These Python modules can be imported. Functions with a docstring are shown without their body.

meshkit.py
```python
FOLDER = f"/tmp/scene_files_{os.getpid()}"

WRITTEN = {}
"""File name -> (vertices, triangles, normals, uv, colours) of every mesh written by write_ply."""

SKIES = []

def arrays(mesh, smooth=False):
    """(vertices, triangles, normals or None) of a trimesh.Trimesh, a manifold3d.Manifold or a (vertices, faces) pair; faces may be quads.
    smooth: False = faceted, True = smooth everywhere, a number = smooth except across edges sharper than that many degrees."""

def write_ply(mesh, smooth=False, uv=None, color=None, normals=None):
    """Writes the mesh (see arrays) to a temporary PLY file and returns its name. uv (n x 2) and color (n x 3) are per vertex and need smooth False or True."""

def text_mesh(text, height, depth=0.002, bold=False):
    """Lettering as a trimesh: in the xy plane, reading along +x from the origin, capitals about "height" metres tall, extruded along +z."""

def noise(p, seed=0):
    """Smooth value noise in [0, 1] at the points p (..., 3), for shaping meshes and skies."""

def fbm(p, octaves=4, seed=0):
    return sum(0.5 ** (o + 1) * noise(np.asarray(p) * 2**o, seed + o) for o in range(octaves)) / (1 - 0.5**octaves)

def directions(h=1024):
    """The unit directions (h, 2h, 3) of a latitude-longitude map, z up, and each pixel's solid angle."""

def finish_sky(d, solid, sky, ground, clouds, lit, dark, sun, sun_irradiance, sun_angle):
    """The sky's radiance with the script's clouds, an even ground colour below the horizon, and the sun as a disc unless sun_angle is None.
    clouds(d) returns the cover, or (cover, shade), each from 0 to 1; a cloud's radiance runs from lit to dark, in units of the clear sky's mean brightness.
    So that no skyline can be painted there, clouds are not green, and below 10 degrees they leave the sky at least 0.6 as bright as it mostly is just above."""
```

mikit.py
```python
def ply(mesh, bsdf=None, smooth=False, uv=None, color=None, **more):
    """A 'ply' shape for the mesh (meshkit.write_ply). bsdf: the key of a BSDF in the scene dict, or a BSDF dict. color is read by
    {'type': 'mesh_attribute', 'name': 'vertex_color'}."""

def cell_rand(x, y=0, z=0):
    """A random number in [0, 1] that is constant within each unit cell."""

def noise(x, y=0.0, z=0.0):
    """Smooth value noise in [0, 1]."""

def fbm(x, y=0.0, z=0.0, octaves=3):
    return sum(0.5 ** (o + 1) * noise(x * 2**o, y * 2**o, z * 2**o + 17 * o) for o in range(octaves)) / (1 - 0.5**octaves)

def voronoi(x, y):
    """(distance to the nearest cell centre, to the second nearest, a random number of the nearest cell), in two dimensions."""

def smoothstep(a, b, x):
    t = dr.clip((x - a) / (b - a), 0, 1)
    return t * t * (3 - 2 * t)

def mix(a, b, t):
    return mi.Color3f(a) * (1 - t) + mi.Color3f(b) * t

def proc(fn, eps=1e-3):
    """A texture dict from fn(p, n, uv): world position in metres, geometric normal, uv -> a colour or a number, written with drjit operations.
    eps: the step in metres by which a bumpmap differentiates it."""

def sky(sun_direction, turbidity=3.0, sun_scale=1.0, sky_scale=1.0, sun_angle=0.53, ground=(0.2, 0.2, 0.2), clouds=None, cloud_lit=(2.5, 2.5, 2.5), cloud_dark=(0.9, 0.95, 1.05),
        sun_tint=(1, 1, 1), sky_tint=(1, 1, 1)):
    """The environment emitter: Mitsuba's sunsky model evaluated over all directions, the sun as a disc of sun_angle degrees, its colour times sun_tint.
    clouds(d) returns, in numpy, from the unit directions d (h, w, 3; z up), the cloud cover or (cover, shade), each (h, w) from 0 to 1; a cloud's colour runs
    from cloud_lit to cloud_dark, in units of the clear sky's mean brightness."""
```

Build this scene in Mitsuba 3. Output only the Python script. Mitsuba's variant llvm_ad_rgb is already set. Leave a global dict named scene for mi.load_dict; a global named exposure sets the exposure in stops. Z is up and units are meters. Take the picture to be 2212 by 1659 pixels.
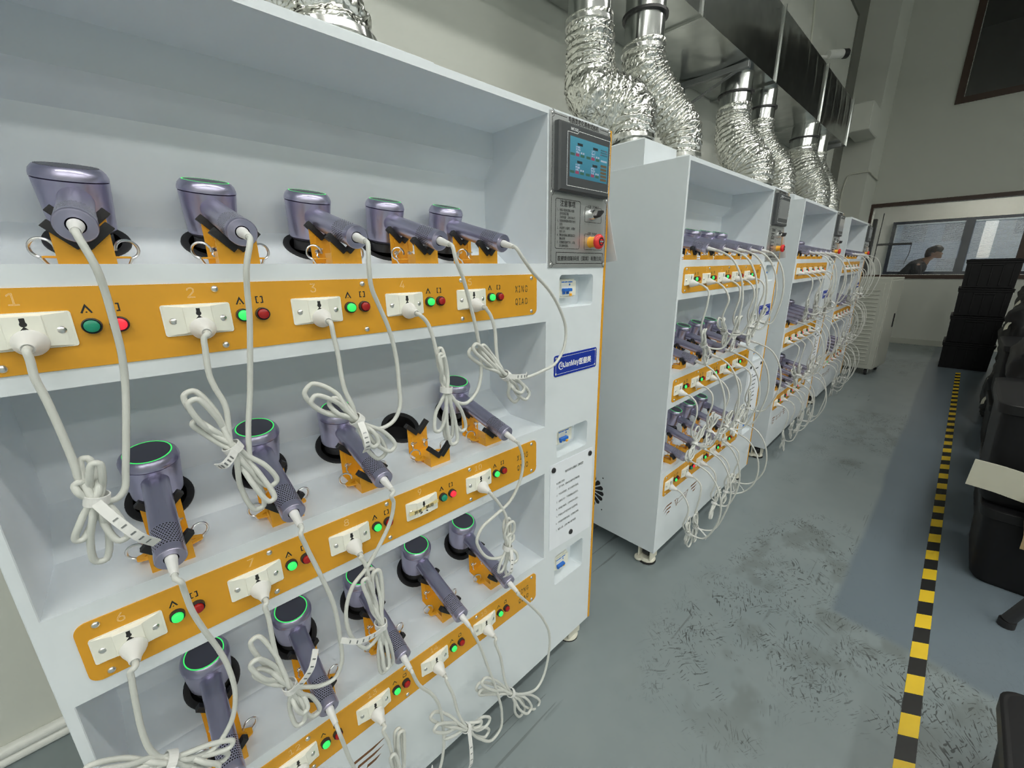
import glob, math, random
import numpy as np
import trimesh
import manifold3d as m3
import mitsuba as mi
import drjit as dr
import mikit, meshkit
from shapely.geometry import Polygon, LineString, Point, box as sbox
from shapely.ops import unary_union
from shapely import affinity

T4 = mi.ScalarTransform4f
scene, labels = {}, {}
random.seed(7)
rng = np.random.default_rng(7)

# ---------------------------------------------------------------- camera, sky, lamps, exposure
CAM_R = np.array([[0.73277044, -0.68020688, -0.01913331],      # rows: right, down, forward
                  [-0.20196654, -0.19055112, -0.96067673],
                  [0.64981305, 0.7078198, -0.27700926]])
CAM_C = np.array([0.20609878, -0.79537147, 1.49401961])
FOCAL = 876.195
scene['camera'] = {'type': 'perspective', 'fov': math.degrees(2 * math.atan(1106 / FOCAL)), 'fov_axis': 'x', 'near_clip': 0.02, 'far_clip': 200.0,
                   'to_world': T4().look_at(origin=CAM_C.tolist(), target=(CAM_C + CAM_R[2]).tolist(), up=(-CAM_R[1]).tolist())}
scene['sky'] = {**mikit.sky((0.75, -0.35, 0.7), turbidity=5.0, sun_scale=0.0, sky_scale=4.5, ground=(0.3, 0.3, 0.3)), 'sampling_weight': 1.0}
exposure = -0.25
LAMP = 21.0                                                    # radiance of the tubes of the linear ceiling lamps
LAMP_COL = (1.0, 1.0, 0.93)
# lamp rows: (x, y, z) of the middle of each lamp, hung along x
LAMP_SPOTS = [(x, y, 4.3) for y in (-1.7, -4.2, -6.7) for x in (-3.4, -0.9, 1.6, 4.1)]
LAMP_L, LAMP_W = 2.2, 0.26

# ---------------------------------------------------------------- helpers
def M(m=None, t=(0, 0, 0)):
    a = np.eye(4)
    if m is not None: a[:3, :3] = m
    a[:3, 3] = t
    return a
def rot(axis, ang, t=(0, 0, 0)):
    return M(trimesh.transformations.rotation_matrix(ang, axis)[:3, :3], t)
def join(*ms):
    ms = [m for m in ms if m is not None]
    return trimesh.util.concatenate(ms) if len(ms) > 1 else ms[0]
def moved(m, mat):
    m = m.copy(); m.apply_transform(mat); return m
def cb(x0, x1, y0, y1, z0, z1, b=0.0):
    """box with chamfered edges"""
    if b <= 0:
        m = trimesh.creation.box((x1 - x0, y1 - y0, z1 - z0)); m.apply_translation(((x0 + x1) / 2, (y0 + y1) / 2, (z0 + z1) / 2)); return m
    pts = []
    for x, sx in ((x0, 1), (x1, -1)):
        for y, sy in ((y0, 1), (y1, -1)):
            for z, sz in ((z0, 1), (z1, -1)):
                pts += [(x + sx * b, y + sy * b, z), (x + sx * b, y, z + sz * b), (x, y + sy * b, z + sz * b)]
    return trimesh.convex.convex_hull(np.array(pts))
def plate(poly, y0, y1):
    """polygon drawn in (x, z), thickness from y0 to y1 (front is the smaller y)"""
    out = []
    for g in getattr(poly, 'geoms', [poly]):
        if g.is_empty or g.area < 1e-10: continue
        m = trimesh.creation.extrude_polygon(g, abs(y1 - y0), engine='earcut')
        v = m.vertices.copy(); m.vertices = np.stack([v[:, 0], y1 - v[:, 2] if y1 > y0 else y0 - v[:, 2], v[:, 1]], 1)
        out.append(m)
    return join(*out)
def slab(poly, z0, z1):
    out = []
    for g in getattr(poly, 'geoms', [poly]):
        m = trimesh.creation.extrude_polygon(g, z1 - z0, engine='earcut'); m.apply_translation((0, 0, z0)); out.append(m)
    return join(*out)
def prism_x(pts, x0, x1):
    """polygon in (y, z), drawn out along x"""
    m = trimesh.creation.extrude_polygon(Polygon(pts), x1 - x0, engine='earcut')
    v = m.vertices.copy(); m.vertices = np.stack([v[:, 2] + x0, v[:, 0], v[:, 1]], 1)
    return m
def rrect(x0, x1, z0, z1, r, n=6):
    return sbox(x0 + r, z0 + r, x1 - r, z1 - r).buffer(r, quad_segs=n) if r > 0 else sbox(x0, z0, x1, z1)
def lathe(prof, n=32, mat=None):
    """prof: (r, h) pairs about z"""
    m = trimesh.creation.revolve(np.array(prof, float), sections=n)
    m.merge_vertices()
    if m.volume < 0: m.invert()
    if mat is not None: m.apply_transform(mat)
    return m
def frame_to(axis, t=(0, 0, 0), up=(1, 0, 0)):
    """matrix that takes z to axis and x near up"""
    z = np.array(axis, float); z /= np.linalg.norm(z)
    x = np.array(up, float); x -= x @ z * z
    if np.linalg.norm(x) < 1e-6: x = np.cross(z, (0.3, 0.7, 0.2))
    x /= np.linalg.norm(x)
    return M(np.stack([x, np.cross(z, x), z], 1), t)
def spline(pts, step=0.01, closed=False):
    """Catmull-Rom (centripetal enough) through pts, resampled"""
    p = np.array(pts, float)
    keep = [0] + [i for i in range(1, len(p)) if np.linalg.norm(p[i] - p[i - 1]) > 1e-5]
    p = p[keep]
    d = np.maximum(np.linalg.norm(np.diff(p, axis=0), axis=1), 1e-6) ** 0.6
    t = np.concatenate([[0], np.cumsum(d)])
    from scipy.interpolate import CubicHermiteSpline
    tan = np.zeros_like(p)
    tan[1:-1] = ((p[1:-1] - p[:-2]) / d[:-1, None] * d[1:, None] + (p[2:] - p[1:-1]) / d[1:, None] * d[:-1, None]) / (d[:-1] + d[1:])[:, None]
    tan[0] = (p[1] - p[0]) / d[0]; tan[-1] = (p[-1] - p[-2]) / d[-1]
    s = CubicHermiteSpline(t, p, tan)
    n = max(len(p) * 2, int(np.linalg.norm(np.diff(p, axis=0), axis=1).sum() / step))
    return s(np.linspace(0, t[-1], n))
def tube(p, r, sides=10, cap=True):
    p = np.asarray(p, float); n = len(p)
    r = np.broadcast_to(r, (n,))
    t = np.gradient(p, axis=0); t /= np.linalg.norm(t, axis=1, keepdims=True) + 1e-12
    a = np.cross(t[0], (0.31, 0.52, 0.79)); a /= np.linalg.norm(a)
    A = np.empty_like(p)
    for i in range(n):
        a = a - a @ t[i] * t[i]; a /= np.linalg.norm(a) + 1e-12; A[i] = a
    B = np.cross(t, A)
    ang = np.arange(sides) * 2 * np.pi / sides
    v = p[:, None] + r[:, None, None] * (np.cos(ang)[None, :, None] * A[:, None] + np.sin(ang)[None, :, None] * B[:, None])
    i, j = np.meshgrid(np.arange(n - 1), np.arange(sides), indexing='ij')
    q = np.stack([i * sides + j, i * sides + (j + 1) % sides, (i + 1) * sides + (j + 1) % sides, (i + 1) * sides + j], -1).reshape(-1, 4)
    f = np.vstack([q[:, [0, 1, 2]], q[:, [0, 2, 3]]]); v = v.reshape(-1, 3)
    if cap:
        c0, c1 = len(v), len(v) + 1; v = np.vstack([v, p[0], p[-1]]); k = np.arange(sides)
        f = np.vstack([f, np.stack([(k + 1) % sides, k, k * 0 + c0], 1), np.stack([(n - 1) * sides + k, (n - 1) * sides + (k + 1) % sides, k * 0 + c1], 1)])
    return trimesh.Trimesh(v, f, process=False)
def strip(p, w, side, thick=0.0016):
    """flat strap along p, w wide along the directions 'side'"""
    p = np.asarray(p, float); n = len(p)
    t = np.gradient(p, axis=0); t /= np.linalg.norm(t, axis=1, keepdims=True) + 1e-12
    s = np.broadcast_to(np.asarray(side, float), p.shape); s = s - (s * t).sum(1, keepdims=True) * t; s = s / (np.linalg.norm(s, axis=1, keepdims=True) + 1e-12)
    u = np.cross(t, s)
    v = np.stack([p + s * w / 2 + u * thick / 2, p - s * w / 2 + u * thick / 2, p - s * w / 2 - u * thick / 2, p + s * w / 2 - u * thick / 2], 1).reshape(-1, 3)
    f = []
    for i in range(n - 1):
        for k in range(4):
            a, b = i * 4 + k, i * 4 + (k + 1) % 4
            f += [(a, b, b + 4), (a, b + 4, a + 4)]
    f += [(0, 2, 1), (0, 3, 2)]; e = 4 * (n - 1); f += [(e, e + 1, e + 2), (e, e + 2, e + 3)]
    m = trimesh.Trimesh(v, np.array(f), process=False); m.fix_normals(); return m
def to_man(m):
    m = m.copy(); m.merge_vertices()
    return m3.Manifold(m3.Mesh(np.asarray(m.vertices, np.float32), np.asarray(m.faces, np.uint32)))
def from_man(man):
    q = man.to_mesh(); return trimesh.Trimesh(q.vert_properties[:, :3], q.tri_verts, process=False)

_fonts = {}
def text_poly(text, height, cjk=False, bold=0):
    """lettering as a polygon in (x, z), from the origin along +x; height: of capitals (of the square for Chinese)"""
    from PIL import Image, ImageDraw, ImageFont
    size = 72
    key = (cjk, size)
    if key not in _fonts:
        path = sorted(glob.glob('/opt/blender-*/*/datafiles/fonts/' + ('Noto Sans CJK Regular.woff2' if cjk else 'Inter.woff2')))[0]
        _fonts[key] = ImageFont.truetype(path, size)
    font = _fonts[key]
    x0, y0, x1, y1 = font.getbbox(text, anchor='ls', stroke_width=bold)
    im = Image.new('L', (x1 - x0 + 8, y1 - y0 + 8))
    ImageDraw.Draw(im).text((4 - x0, 4 - y0), text, 255, font, anchor='ls', stroke_width=bold)
    on = np.pad(np.asarray(im) > 127, ((0, 0), (1, 1))).astype(np.int8)
    rows, starts = np.nonzero(np.diff(on, axis=1) == 1); ends = np.nonzero(np.diff(on, axis=1) == -1)[1]
    sh = unary_union([sbox(a, -r - 1, b, -r) for a, b, r in zip(starts, ends, rows)]).buffer(0.6).buffer(-0.6).simplify(0.9)
    s = height / (66.0 if cjk else 52.5)
    return affinity.affine_transform(sh, [s, 0, 0, s, (x0 - 4) * s, (4 - y0) * s])
def put_text(text, x, z, height, cjk=False, bold=0, width=None, center=False, squeeze=None):
    p = text_poly(text, height, cjk, bold)
    a, b, c, d = p.bounds
    if width: p = affinity.scale(p, width / (c - a), 1, origin=(a, 0))
    if squeeze: p = affinity.scale(p, squeeze, 1, origin=(a, 0))
    a, b, c, d = p.bounds
    return affinity.translate(p, x - (a + c) / 2 if center else x - a, z)

_used = {}
def numbered(name, under=''):
    full = under + name
    k = _used.get(full, 0); _used[full] = k + 1
    return full if k == 0 else f'{full}_{k:03d}'
PLY = {}
def shape(mesh, bsdf, smooth=False, **more):
    return mikit.ply(mesh, bsdf, smooth=smooth, **more)
def obj(name, ply, parent=None, mat=None, label=None):
    """one entry of the scene"""
    key = numbered(name, parent + '__' if parent else '')
    d = dict(ply)
    if mat is not None: d['to_world'] = T4(np.asarray(mat, float))
    scene[key] = d
    if label: labels[key] = {'label': label}
    return key
def thing(name, label, cat, group=None):
    key = numbered(name)
    labels[key] = {'label': label, 'category': cat}
    if group: labels[key]['group'] = group
    return key
def struct(name, mesh, bsdf, label=None, smooth=False, **more):
    k = obj(name, shape(mesh, bsdf, smooth, **more)); labels[k] = {'kind': 'structure'}
    if label: labels[k]['label'] = label
    return k

# ---------------------------------------------------------------- materials
def srgb(r, g, b):
    return [((c / 255) / 12.92 if c / 255 < 0.04045 else ((c / 255 + 0.055) / 1.055) ** 2.4) for c in (r, g, b)]
def pr(name, col, rough=0.5, metal=0.0, spec=0.5, **k):
    c = col if isinstance(col, dict) else {'type': 'rgb', 'value': list(col)}
    scene[name] = {'type': 'twosided', 'bsdf': {'type': 'principled', 'base_color': c, 'roughness': rough, 'metallic': metal, 'specular': spec, **k}}
    return name
pr('m_white', (0.70, 0.745, 0.785), 0.36)
pr('m_orange', (0.66, 0.315, 0.02), 0.42)
pr('m_cradle', (0.74, 0.345, 0.02), 0.36)
pr('m_rubber', (0.012, 0.012, 0.013), 0.55)
pr('m_black', (0.022, 0.022, 0.024), 0.4)
pr('m_lilac', (0.47, 0.45, 0.60), 0.29, 0.88)
pr('m_lid', (0.075, 0.075, 0.105), 0.42)
pr('m_cord', (0.60, 0.61, 0.58), 0.45)
pr('m_plug', (0.72, 0.72, 0.71), 0.4)
pr('m_cream', (0.80, 0.80, 0.72), 0.34)
pr('m_chrome', (0.85, 0.85, 0.84), 0.16, 1.0)
pr('m_red_off', (0.36, 0.012, 0.012), 0.25)
pr('m_green_off', (0.015, 0.27, 0.16), 0.25)
pr('m_red_mush', (0.72, 0.03, 0.03), 0.3)
pr('m_yellow', (0.9, 0.42, 0.03), 0.4)
pr('m_steel', (0.58, 0.60, 0.61), 0.34, 0.8)
pr('m_bezel', (0.055, 0.06, 0.065), 0.42)
pr('m_screen_off', (0.20, 0.21, 0.22), 0.12)
pr('m_ink', (0.012, 0.012, 0.013), 0.6)
pr('m_pale_ink', (0.75, 0.76, 0.78), 0.5)
pr('m_engrave', (0.80, 0.52, 0.22), 0.6)
pr('m_blue', (0.012, 0.035, 0.32), 0.35)
pr('m_switch_blue', (0.02, 0.14, 0.55), 0.35)
pr('m_paper', (0.78, 0.81, 0.87), 0.7)
pr('m_slot', (0.16, 0.07, 0.03), 0.7)
pr('m_mask_tape', (0.70, 0.58, 0.27), 0.6)
pr('m_caster', (0.70, 0.68, 0.58), 0.45)
pr('m_galv_dark', (0.30, 0.31, 0.32), 0.4, 0.8)
pr('m_grey_paint', (0.47, 0.48, 0.43), 0.45)
pr('m_wood', (0.045, 0.022, 0.014), 0.45)
pr('m_frame_blue', (0.014, 0.018, 0.03), 0.4)
scene['m_blind'] = {'type': 'principledthin', 'base_color': {'type': 'rgb', 'value': [0.66, 0.72, 0.76]}, 'roughness': 0.6, 'diff_trans': 1.1}
pr('m_kraft', (0.42, 0.30, 0.16), 0.8)
pr('m_card', (0.62, 0.60, 0.50), 0.7)
pr('m_crate', (0.008, 0.008, 0.0095), 0.5, spec=0.25)
pr('m_bag', (0.010, 0.010, 0.011), 0.42, spec=0.3)
pr('m_skin', (0.16, 0.09, 0.06), 0.5)
pr('m_cloth', (0.015, 0.016, 0.02), 0.8)
pr('m_hair', (0.008, 0.007, 0.007), 0.6)
pr('m_tape_black', (0.018, 0.018, 0.018), 0.4)
pr('m_tape_yellow', (0.78, 0.53, 0.03), 0.4)
pr('m_wall', (0.60, 0.61, 0.565), 0.85, spec=0.2)
pr('m_ceiling', (0.70, 0.70, 0.67), 0.9, spec=0.2)
pr('m_trim', (0.74, 0.745, 0.72), 0.5)
pr('m_pipe', (0.62, 0.62, 0.55), 0.5)
pr('m_shade_wall', (0.05, 0.05, 0.047), 0.9)  # darkness of the unlit upper room, put into the wall colour
scene['m_glass'] = {'type': 'thindielectric', 'int_ior': 1.5}

def glow(name, col, radiance):
    pr(name, col, 0.3)
    return {'type': 'area', 'radiance': {'type': 'rgb', 'value': list(radiance)}, 'sampling_weight': 0.01}
E_GREEN = glow('m_green_lit', (0.05, 0.6, 0.15), (0.02, 0.62, 0.09))
E_RED = glow('m_red_lit', (0.5, 0.03, 0.04), (0.75, 0.02, 0.045))
E_RING = glow('m_ring', (0.05, 0.7, 0.15), (0.05, 0.75, 0.13))

def f_holes(p, n, uv):                                          # punched holes of the hair dryer's grip: uv.x around, uv.y along, in hole pitches
    row = dr.floor(uv.y)
    x = uv.x + 0.5 * (row - 2 * dr.floor(row / 2))
    fx, fy = x - dr.floor(x) - 0.5, uv.y - row - 0.5
    d = dr.sqrt(fx * fx + fy * fy)
    return mikit.mix((0.52, 0.50, 0.65), (0.015, 0.015, 0.025), 1 - mikit.smoothstep(0.27, 0.36, d))
pr('m_grip', mikit.proc(f_holes), 0.32, 0.8)
def f_galv(p, n, uv):
    s = mikit.fbm(p.x * 9, p.y * 9, p.z * 9, 3)
    return mikit.mix((0.46, 0.475, 0.47), (0.66, 0.675, 0.66), s)
pr('m_galv', mikit.proc(f_galv), 0.17, 1.0)
def f_bumpfoil(p, n, uv):
    a = mikit.fbm(p.x * 46, p.y * 46, p.z * 30, 2); b = mikit.noise(p.x * 120 + 7, p.y * 120, p.z * 90)
    return dr.abs(a - 0.5) * 1.4 + b * 0.35
scene['m_foil'] = {'type': 'twosided', 'bsdf': {'type': 'bumpmap', 'arbitrary': mikit.proc(f_bumpfoil, eps=1.5e-3), 'scale': 0.010,
                   'bsdf': {'type': 'principled', 'base_color': {'type': 'rgb', 'value': [0.90, 0.90, 0.85]}, 'roughness': 0.25, 'metallic': 1.0}}}

def f_floor(p, n, uv):
    x, y = p.x, p.y
    big = mikit.fbm(x * 0.9 + 3, y * 0.9, 0.0, 3)
    fine = mikit.fbm(x * 9, y * 9, 2.0, 3)
    base = mikit.mix((0.185, 0.225, 0.240), (0.245, 0.280, 0.288), 0.55 * big + 0.45 * fine)
    # newer, bluer coat: a patch with a straight edge on the far side of the aisle
    patch = mikit.smoothstep(-0.665, -0.70, y + 0.02 * (mikit.noise(x * 3, 1.0) - 0.5)) * mikit.smoothstep(2.20, 2.26, x - (y + 0.67) * 0.12 + 0.02 * mikit.noise(y * 9, 4.0))
    base = mikit.mix(base, mi.Color3f(0.135, 0.170, 0.205) * (0.9 + 0.2 * big), patch * 0.9)
    # dark scuffs of shoes and wheels: fine short scratches in clusters
    worn = mikit.smoothstep(0.46, 0.62, mikit.fbm(x * 1.5 + 11, y * 2.1 + 5, 0.0, 3)) * mikit.smoothstep(1.1, 1.6, x) * mikit.smoothstep(-0.10, -0.32, y)
    worn = dr.maximum(worn, 0.9 * mikit.smoothstep(0.42, 0.30, dr.sqrt(dr.square((x - 2.35) * 0.55) + dr.square((y + 0.52) * 1.3))))
    wx, wy = x + 0.035 * mikit.noise(x * 14, y * 14, 3.0), y + 0.035 * mikit.noise(x * 14, y * 14, 8.0)
    def scratch(ang, seed, dens):
        c, s = math.cos(ang), math.sin(ang)
        u, v = (wx * c + wy * s) * 46 + seed, (-wx * s + wy * c) * 330 + 3 * seed
        return mikit.smoothstep(dens, dens + 0.07, mikit.noise(u, v)) * mikit.smoothstep(0.45, 0.6, mikit.noise(x * 13 + seed, y * 13 + 2 * seed))
    s = scratch(0.35, 3.0, 0.76) + scratch(-0.5, 17.0, 0.80) + scratch(1.1, 29.0, 0.83)
    base = mikit.mix(base, (0.03, 0.035, 0.035), dr.clip(s * worn * (1 - 0.93 * patch) * 0.8, 0, 0.8))
    smear = mikit.smoothstep(0.52, 0.75, mikit.fbm(x * 6 + 1, y * 9 + 2, 0.0, 4)) * worn
    base = mikit.mix(base, (0.12, 0.135, 0.13), smear * 0.5 * (1 - patch))
    sc = mikit.smoothstep(0.86, 0.90, mikit.noise(x * 5 + 5, y * 160)) * mikit.smoothstep(0.6, 0.75, mikit.noise(x * 3 + 8, y * 4 + 1)) * (1 - 0.8 * patch)
    return mikit.mix(base, (0.09, 0.10, 0.10), sc * 0.5)
pr('m_floor', mikit.proc(f_floor), 0.33, spec=0.45)

def f_screen(p, n, uv):                                         # the lit touch screen: teal page with four groups of readouts
    x, y = uv.x, uv.y
    c = mikit.mix((0.03, 0.17, 0.25), (0.06, 0.27, 0.36), y)
    def rect(c, x0, x1, y0, y1, col):
        inside = (x > x0) & (x < x1) & (y > y0) & (y < y1)
        return dr.select(inside, mi.Color3f(col), c)
    for gx, gy in ((0.14, 0.52), (0.54, 0.52), (0.14, 0.08), (0.54, 0.08)):
        c = rect(c, gx + .04, gx + .17, gy + .29, gy + .355, (0.01, 0.01, 0.015))
        for k in range(3):
            dots = mikit.cell_rand(x * 90, y * 55, k) > 0.42
            c2 = rect(c, gx, gx + (.11 if k else .09), gy + .10 + k * .062, gy + .148 + k * .062, (0.42, 0.46, 0.62)); c = dr.select(dots, c2, c)
        for k in range(2): c = rect(c, gx + .125 + k * .055, gx + .16 + k * .055, gy + .10, gy + .145, (0.40, 0.45, 0.55))
        c = rect(c, gx - .13, gx - .02, gy + .02, gy + .085, (0.03, 0.10, 0.07)); c = rect(c, gx, gx + .09, gy + .02, gy + .095, (0.28, 0.04, 0.10)); c = rect(c, gx + .12, gx + .22, gy + .02, gy + .085, (0.03, 0.11, 0.07))
    for k in range(5):
        for j in range(3): c = rect(c, .79 + k * .04, .812 + k * .04, .72 + j * .06, .76 + j * .06, (0.16, 0.03, 0.06) if (k + j) % 5 == 0 else (0.02, 0.05, 0.07))
    c = rect(c, .80, .97, .56, .61, (0.36, 0.44, 0.52))
    for k in range(5): c = rect(c, .80, .97, .05 + k * .092, .115 + k * .092, (0.11, 0.075, 0.04))
    return c
pr('m_screen', (0.02, 0.03, 0.03), 0.2)
E_SCREEN = {'type': 'area', 'radiance': mikit.proc(f_screen), 'sampling_weight': 0.01}
# ---------------------------------------------------------------- the room
X0, X1, Y0, Y1, H = -5.0, 10.5, -9.0, 1.0, 6.0
struct('floor', cb(X0, 15.0, Y0, 2.0, -0.2, 0.0), 'm_floor', 'grey painted concrete floor with dark scuff marks')
struct('ceiling', cb(X0, X1, Y0, Y1, H, H + 0.2), 'm_ceiling')
struct('wall_left', cb(X0, X1, Y1, Y1 + 0.2, 0, H), 'm_wall', 'pale grey wall behind the row of cabinets')
struct('wall_right', cb(X0, X1, Y0 - 0.2, Y0, 0, H), 'm_wall')
struct('wall_near', cb(X0 - 0.2, X0, Y0, Y1, 0, H), 'm_wall')
WY0, WY1, WZ0, WZ1 = -3.6, 0.56, 1.225, 2.40                     # the long window of the far wall
UY0, UY1, UZ0, UZ1 = -2.9, -0.25, 3.93, 5.7                      # the dark window above
far = sbox(Y0, 0, Y1, H).difference(sbox(WY0, WZ0, WY1, WZ1)).difference(sbox(UY0, UZ0, UY1, UZ1))
def plate_yz(poly, x0, x1):
    m = trimesh.creation.extrude_polygon(poly, x1 - x0, engine='earcut')
    v = m.vertices.copy(); m.vertices = np.stack([v[:, 2] + x0, v[:, 0], v[:, 1]], 1); return m
struct('wall_back', plate_yz(far, X1, X1 + 0.2), 'm_wall', 'pale far wall with the long brown-framed window')
def window_frame(y0, y1, z0, z1, w, x0, x1):
    return plate_yz(sbox(y0 - w, z0 - w, y1 + w, z1 + w).difference(sbox(y0, z0, y1, z1)), x0, x1)
k = struct('window_1', window_frame(WY0, WY1, WZ0, WZ1, 0.062, X1 - 0.035, X1 + 0.10), 'm_wood', 'long interior window with dark brown wooden frame in the far wall')
for yy in (-1.335, -2.6): obj('mullion', shape(cb(X1 - 0.03, X1 + 0.09, yy - 0.045, yy + 0.045, WZ0, WZ1), 'm_wood'), k)
obj('pane', shape(cb(X1 + 0.045, X1 + 0.046, WY0, WY1, WZ0, WZ1), 'm_glass'), k)
k = struct('window_2', window_frame(UY0, UY1, UZ0, UZ1, 0.085, X1 - 0.03, X1 + 0.10), 'm_wood', 'dark upper window with black frame high in the far wall')
obj('pane', shape(cb(X1 + 0.04, X1 + 0.041, UY0, UY1, UZ0, UZ1), 'm_glass'), k)
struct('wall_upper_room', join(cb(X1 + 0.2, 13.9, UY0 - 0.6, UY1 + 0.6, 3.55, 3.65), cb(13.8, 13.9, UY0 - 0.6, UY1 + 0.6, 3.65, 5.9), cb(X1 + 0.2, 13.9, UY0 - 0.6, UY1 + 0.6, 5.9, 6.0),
       cb(X1 + 0.2, 13.9, UY0 - 0.7, UY0 - 0.6, 3.55, 6.0), cb(X1 + 0.2, 13.9, UY1 + 0.6, UY1 + 0.7, 3.55, 6.0)), 'm_shade_wall')  # dark backing room added behind the upper pane to keep it dim
# baseboard of two rounded strips along the wall
struct('baseboard_left', join(tube([(X0, 0.985, 0.016), (9.5, 0.985, 0.016)], 0.017, 12), tube([(X0, 0.985, 0.05), (9.5, 0.985, 0.05)], 0.018, 12)), 'm_trim', 'two rounded white strips at the foot of the wall', 40)
struct('baseboard_back', cb(X1 - 0.012, X1, -6.0, 0.55, 0, 0.10, 0.003), 'm_grey_paint')
# column in the far corner, the boxed beam on it and the dark grey strips on the wall
k = struct('wall_column', cb(9.5, X1, 0.60, Y1, 0, H, 0.008), 'm_wall', 'square corner column')
obj('beam_box', shape(cb(8.75, 9.5, 0.58, 0.86, 3.36, 3.74, 0.01), 'm_wall'), k)
pr('m_strip', (0.17, 0.175, 0.155), 0.6)
struct('trim_1', join(cb(8.92, 9.40, 0.975, Y1, 0, 4.95), cb(4.5, 9.40, 0.975, Y1, 4.95, 5.35)), 'm_strip', 'dark grey strip on the wall beside the corner column')
# the room behind the long window
struct('wall_far_room', join(plate_yz(sbox(-5, 0, 1.8, 3.2).difference(sbox(-4.6, 1.22, 0.48, 2.25)), 13.5, 13.7), cb(X1 + 0.2, 13.5, 1.7, 1.8, 0, 3.2), cb(X1 + 0.2, 13.5, -5.1, -5.0, 0, 3.2)), 'm_wall', 'walls of the office behind the long window')
struct('ceiling_far_room', cb(X1 + 0.2, 13.5, -5, 1.8, 3.2, 3.3), 'm_ceiling')
k = struct('window_3', plate_yz(sbox(-4.66, 1.16, 0.54, 2.31).difference(unary_union([sbox(a, 1.22, b, 2.25) for a, b in ((-0.61, 0.48), (-2.0, -0.74), (-3.3, -2.13), (-4.6, -3.43))])), 13.42, 13.56), 'm_frame_blue', 'outside window of the office, dark blue frame')
for a, b in ((-0.61, 0.48), (-2.0, -0.74), (-3.3, -2.13), (-4.6, -3.43)): obj('pane', shape(cb(13.54, 13.541, a, b, 1.22, 2.25), 'm_glass'), k)
def blind(a, b):
    ms = []
    for i in range(40):
        m = cb(-0.0125, 0.0125, a + .01, b - .01, -0.0006, 0.0006); m.apply_transform(rot((0, 1, 0), -0.75)); m.apply_translation((13.40, 0, 1.235 + i * 0.0252)); ms.append(m)
    return join(*ms)
BL = 0
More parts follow.
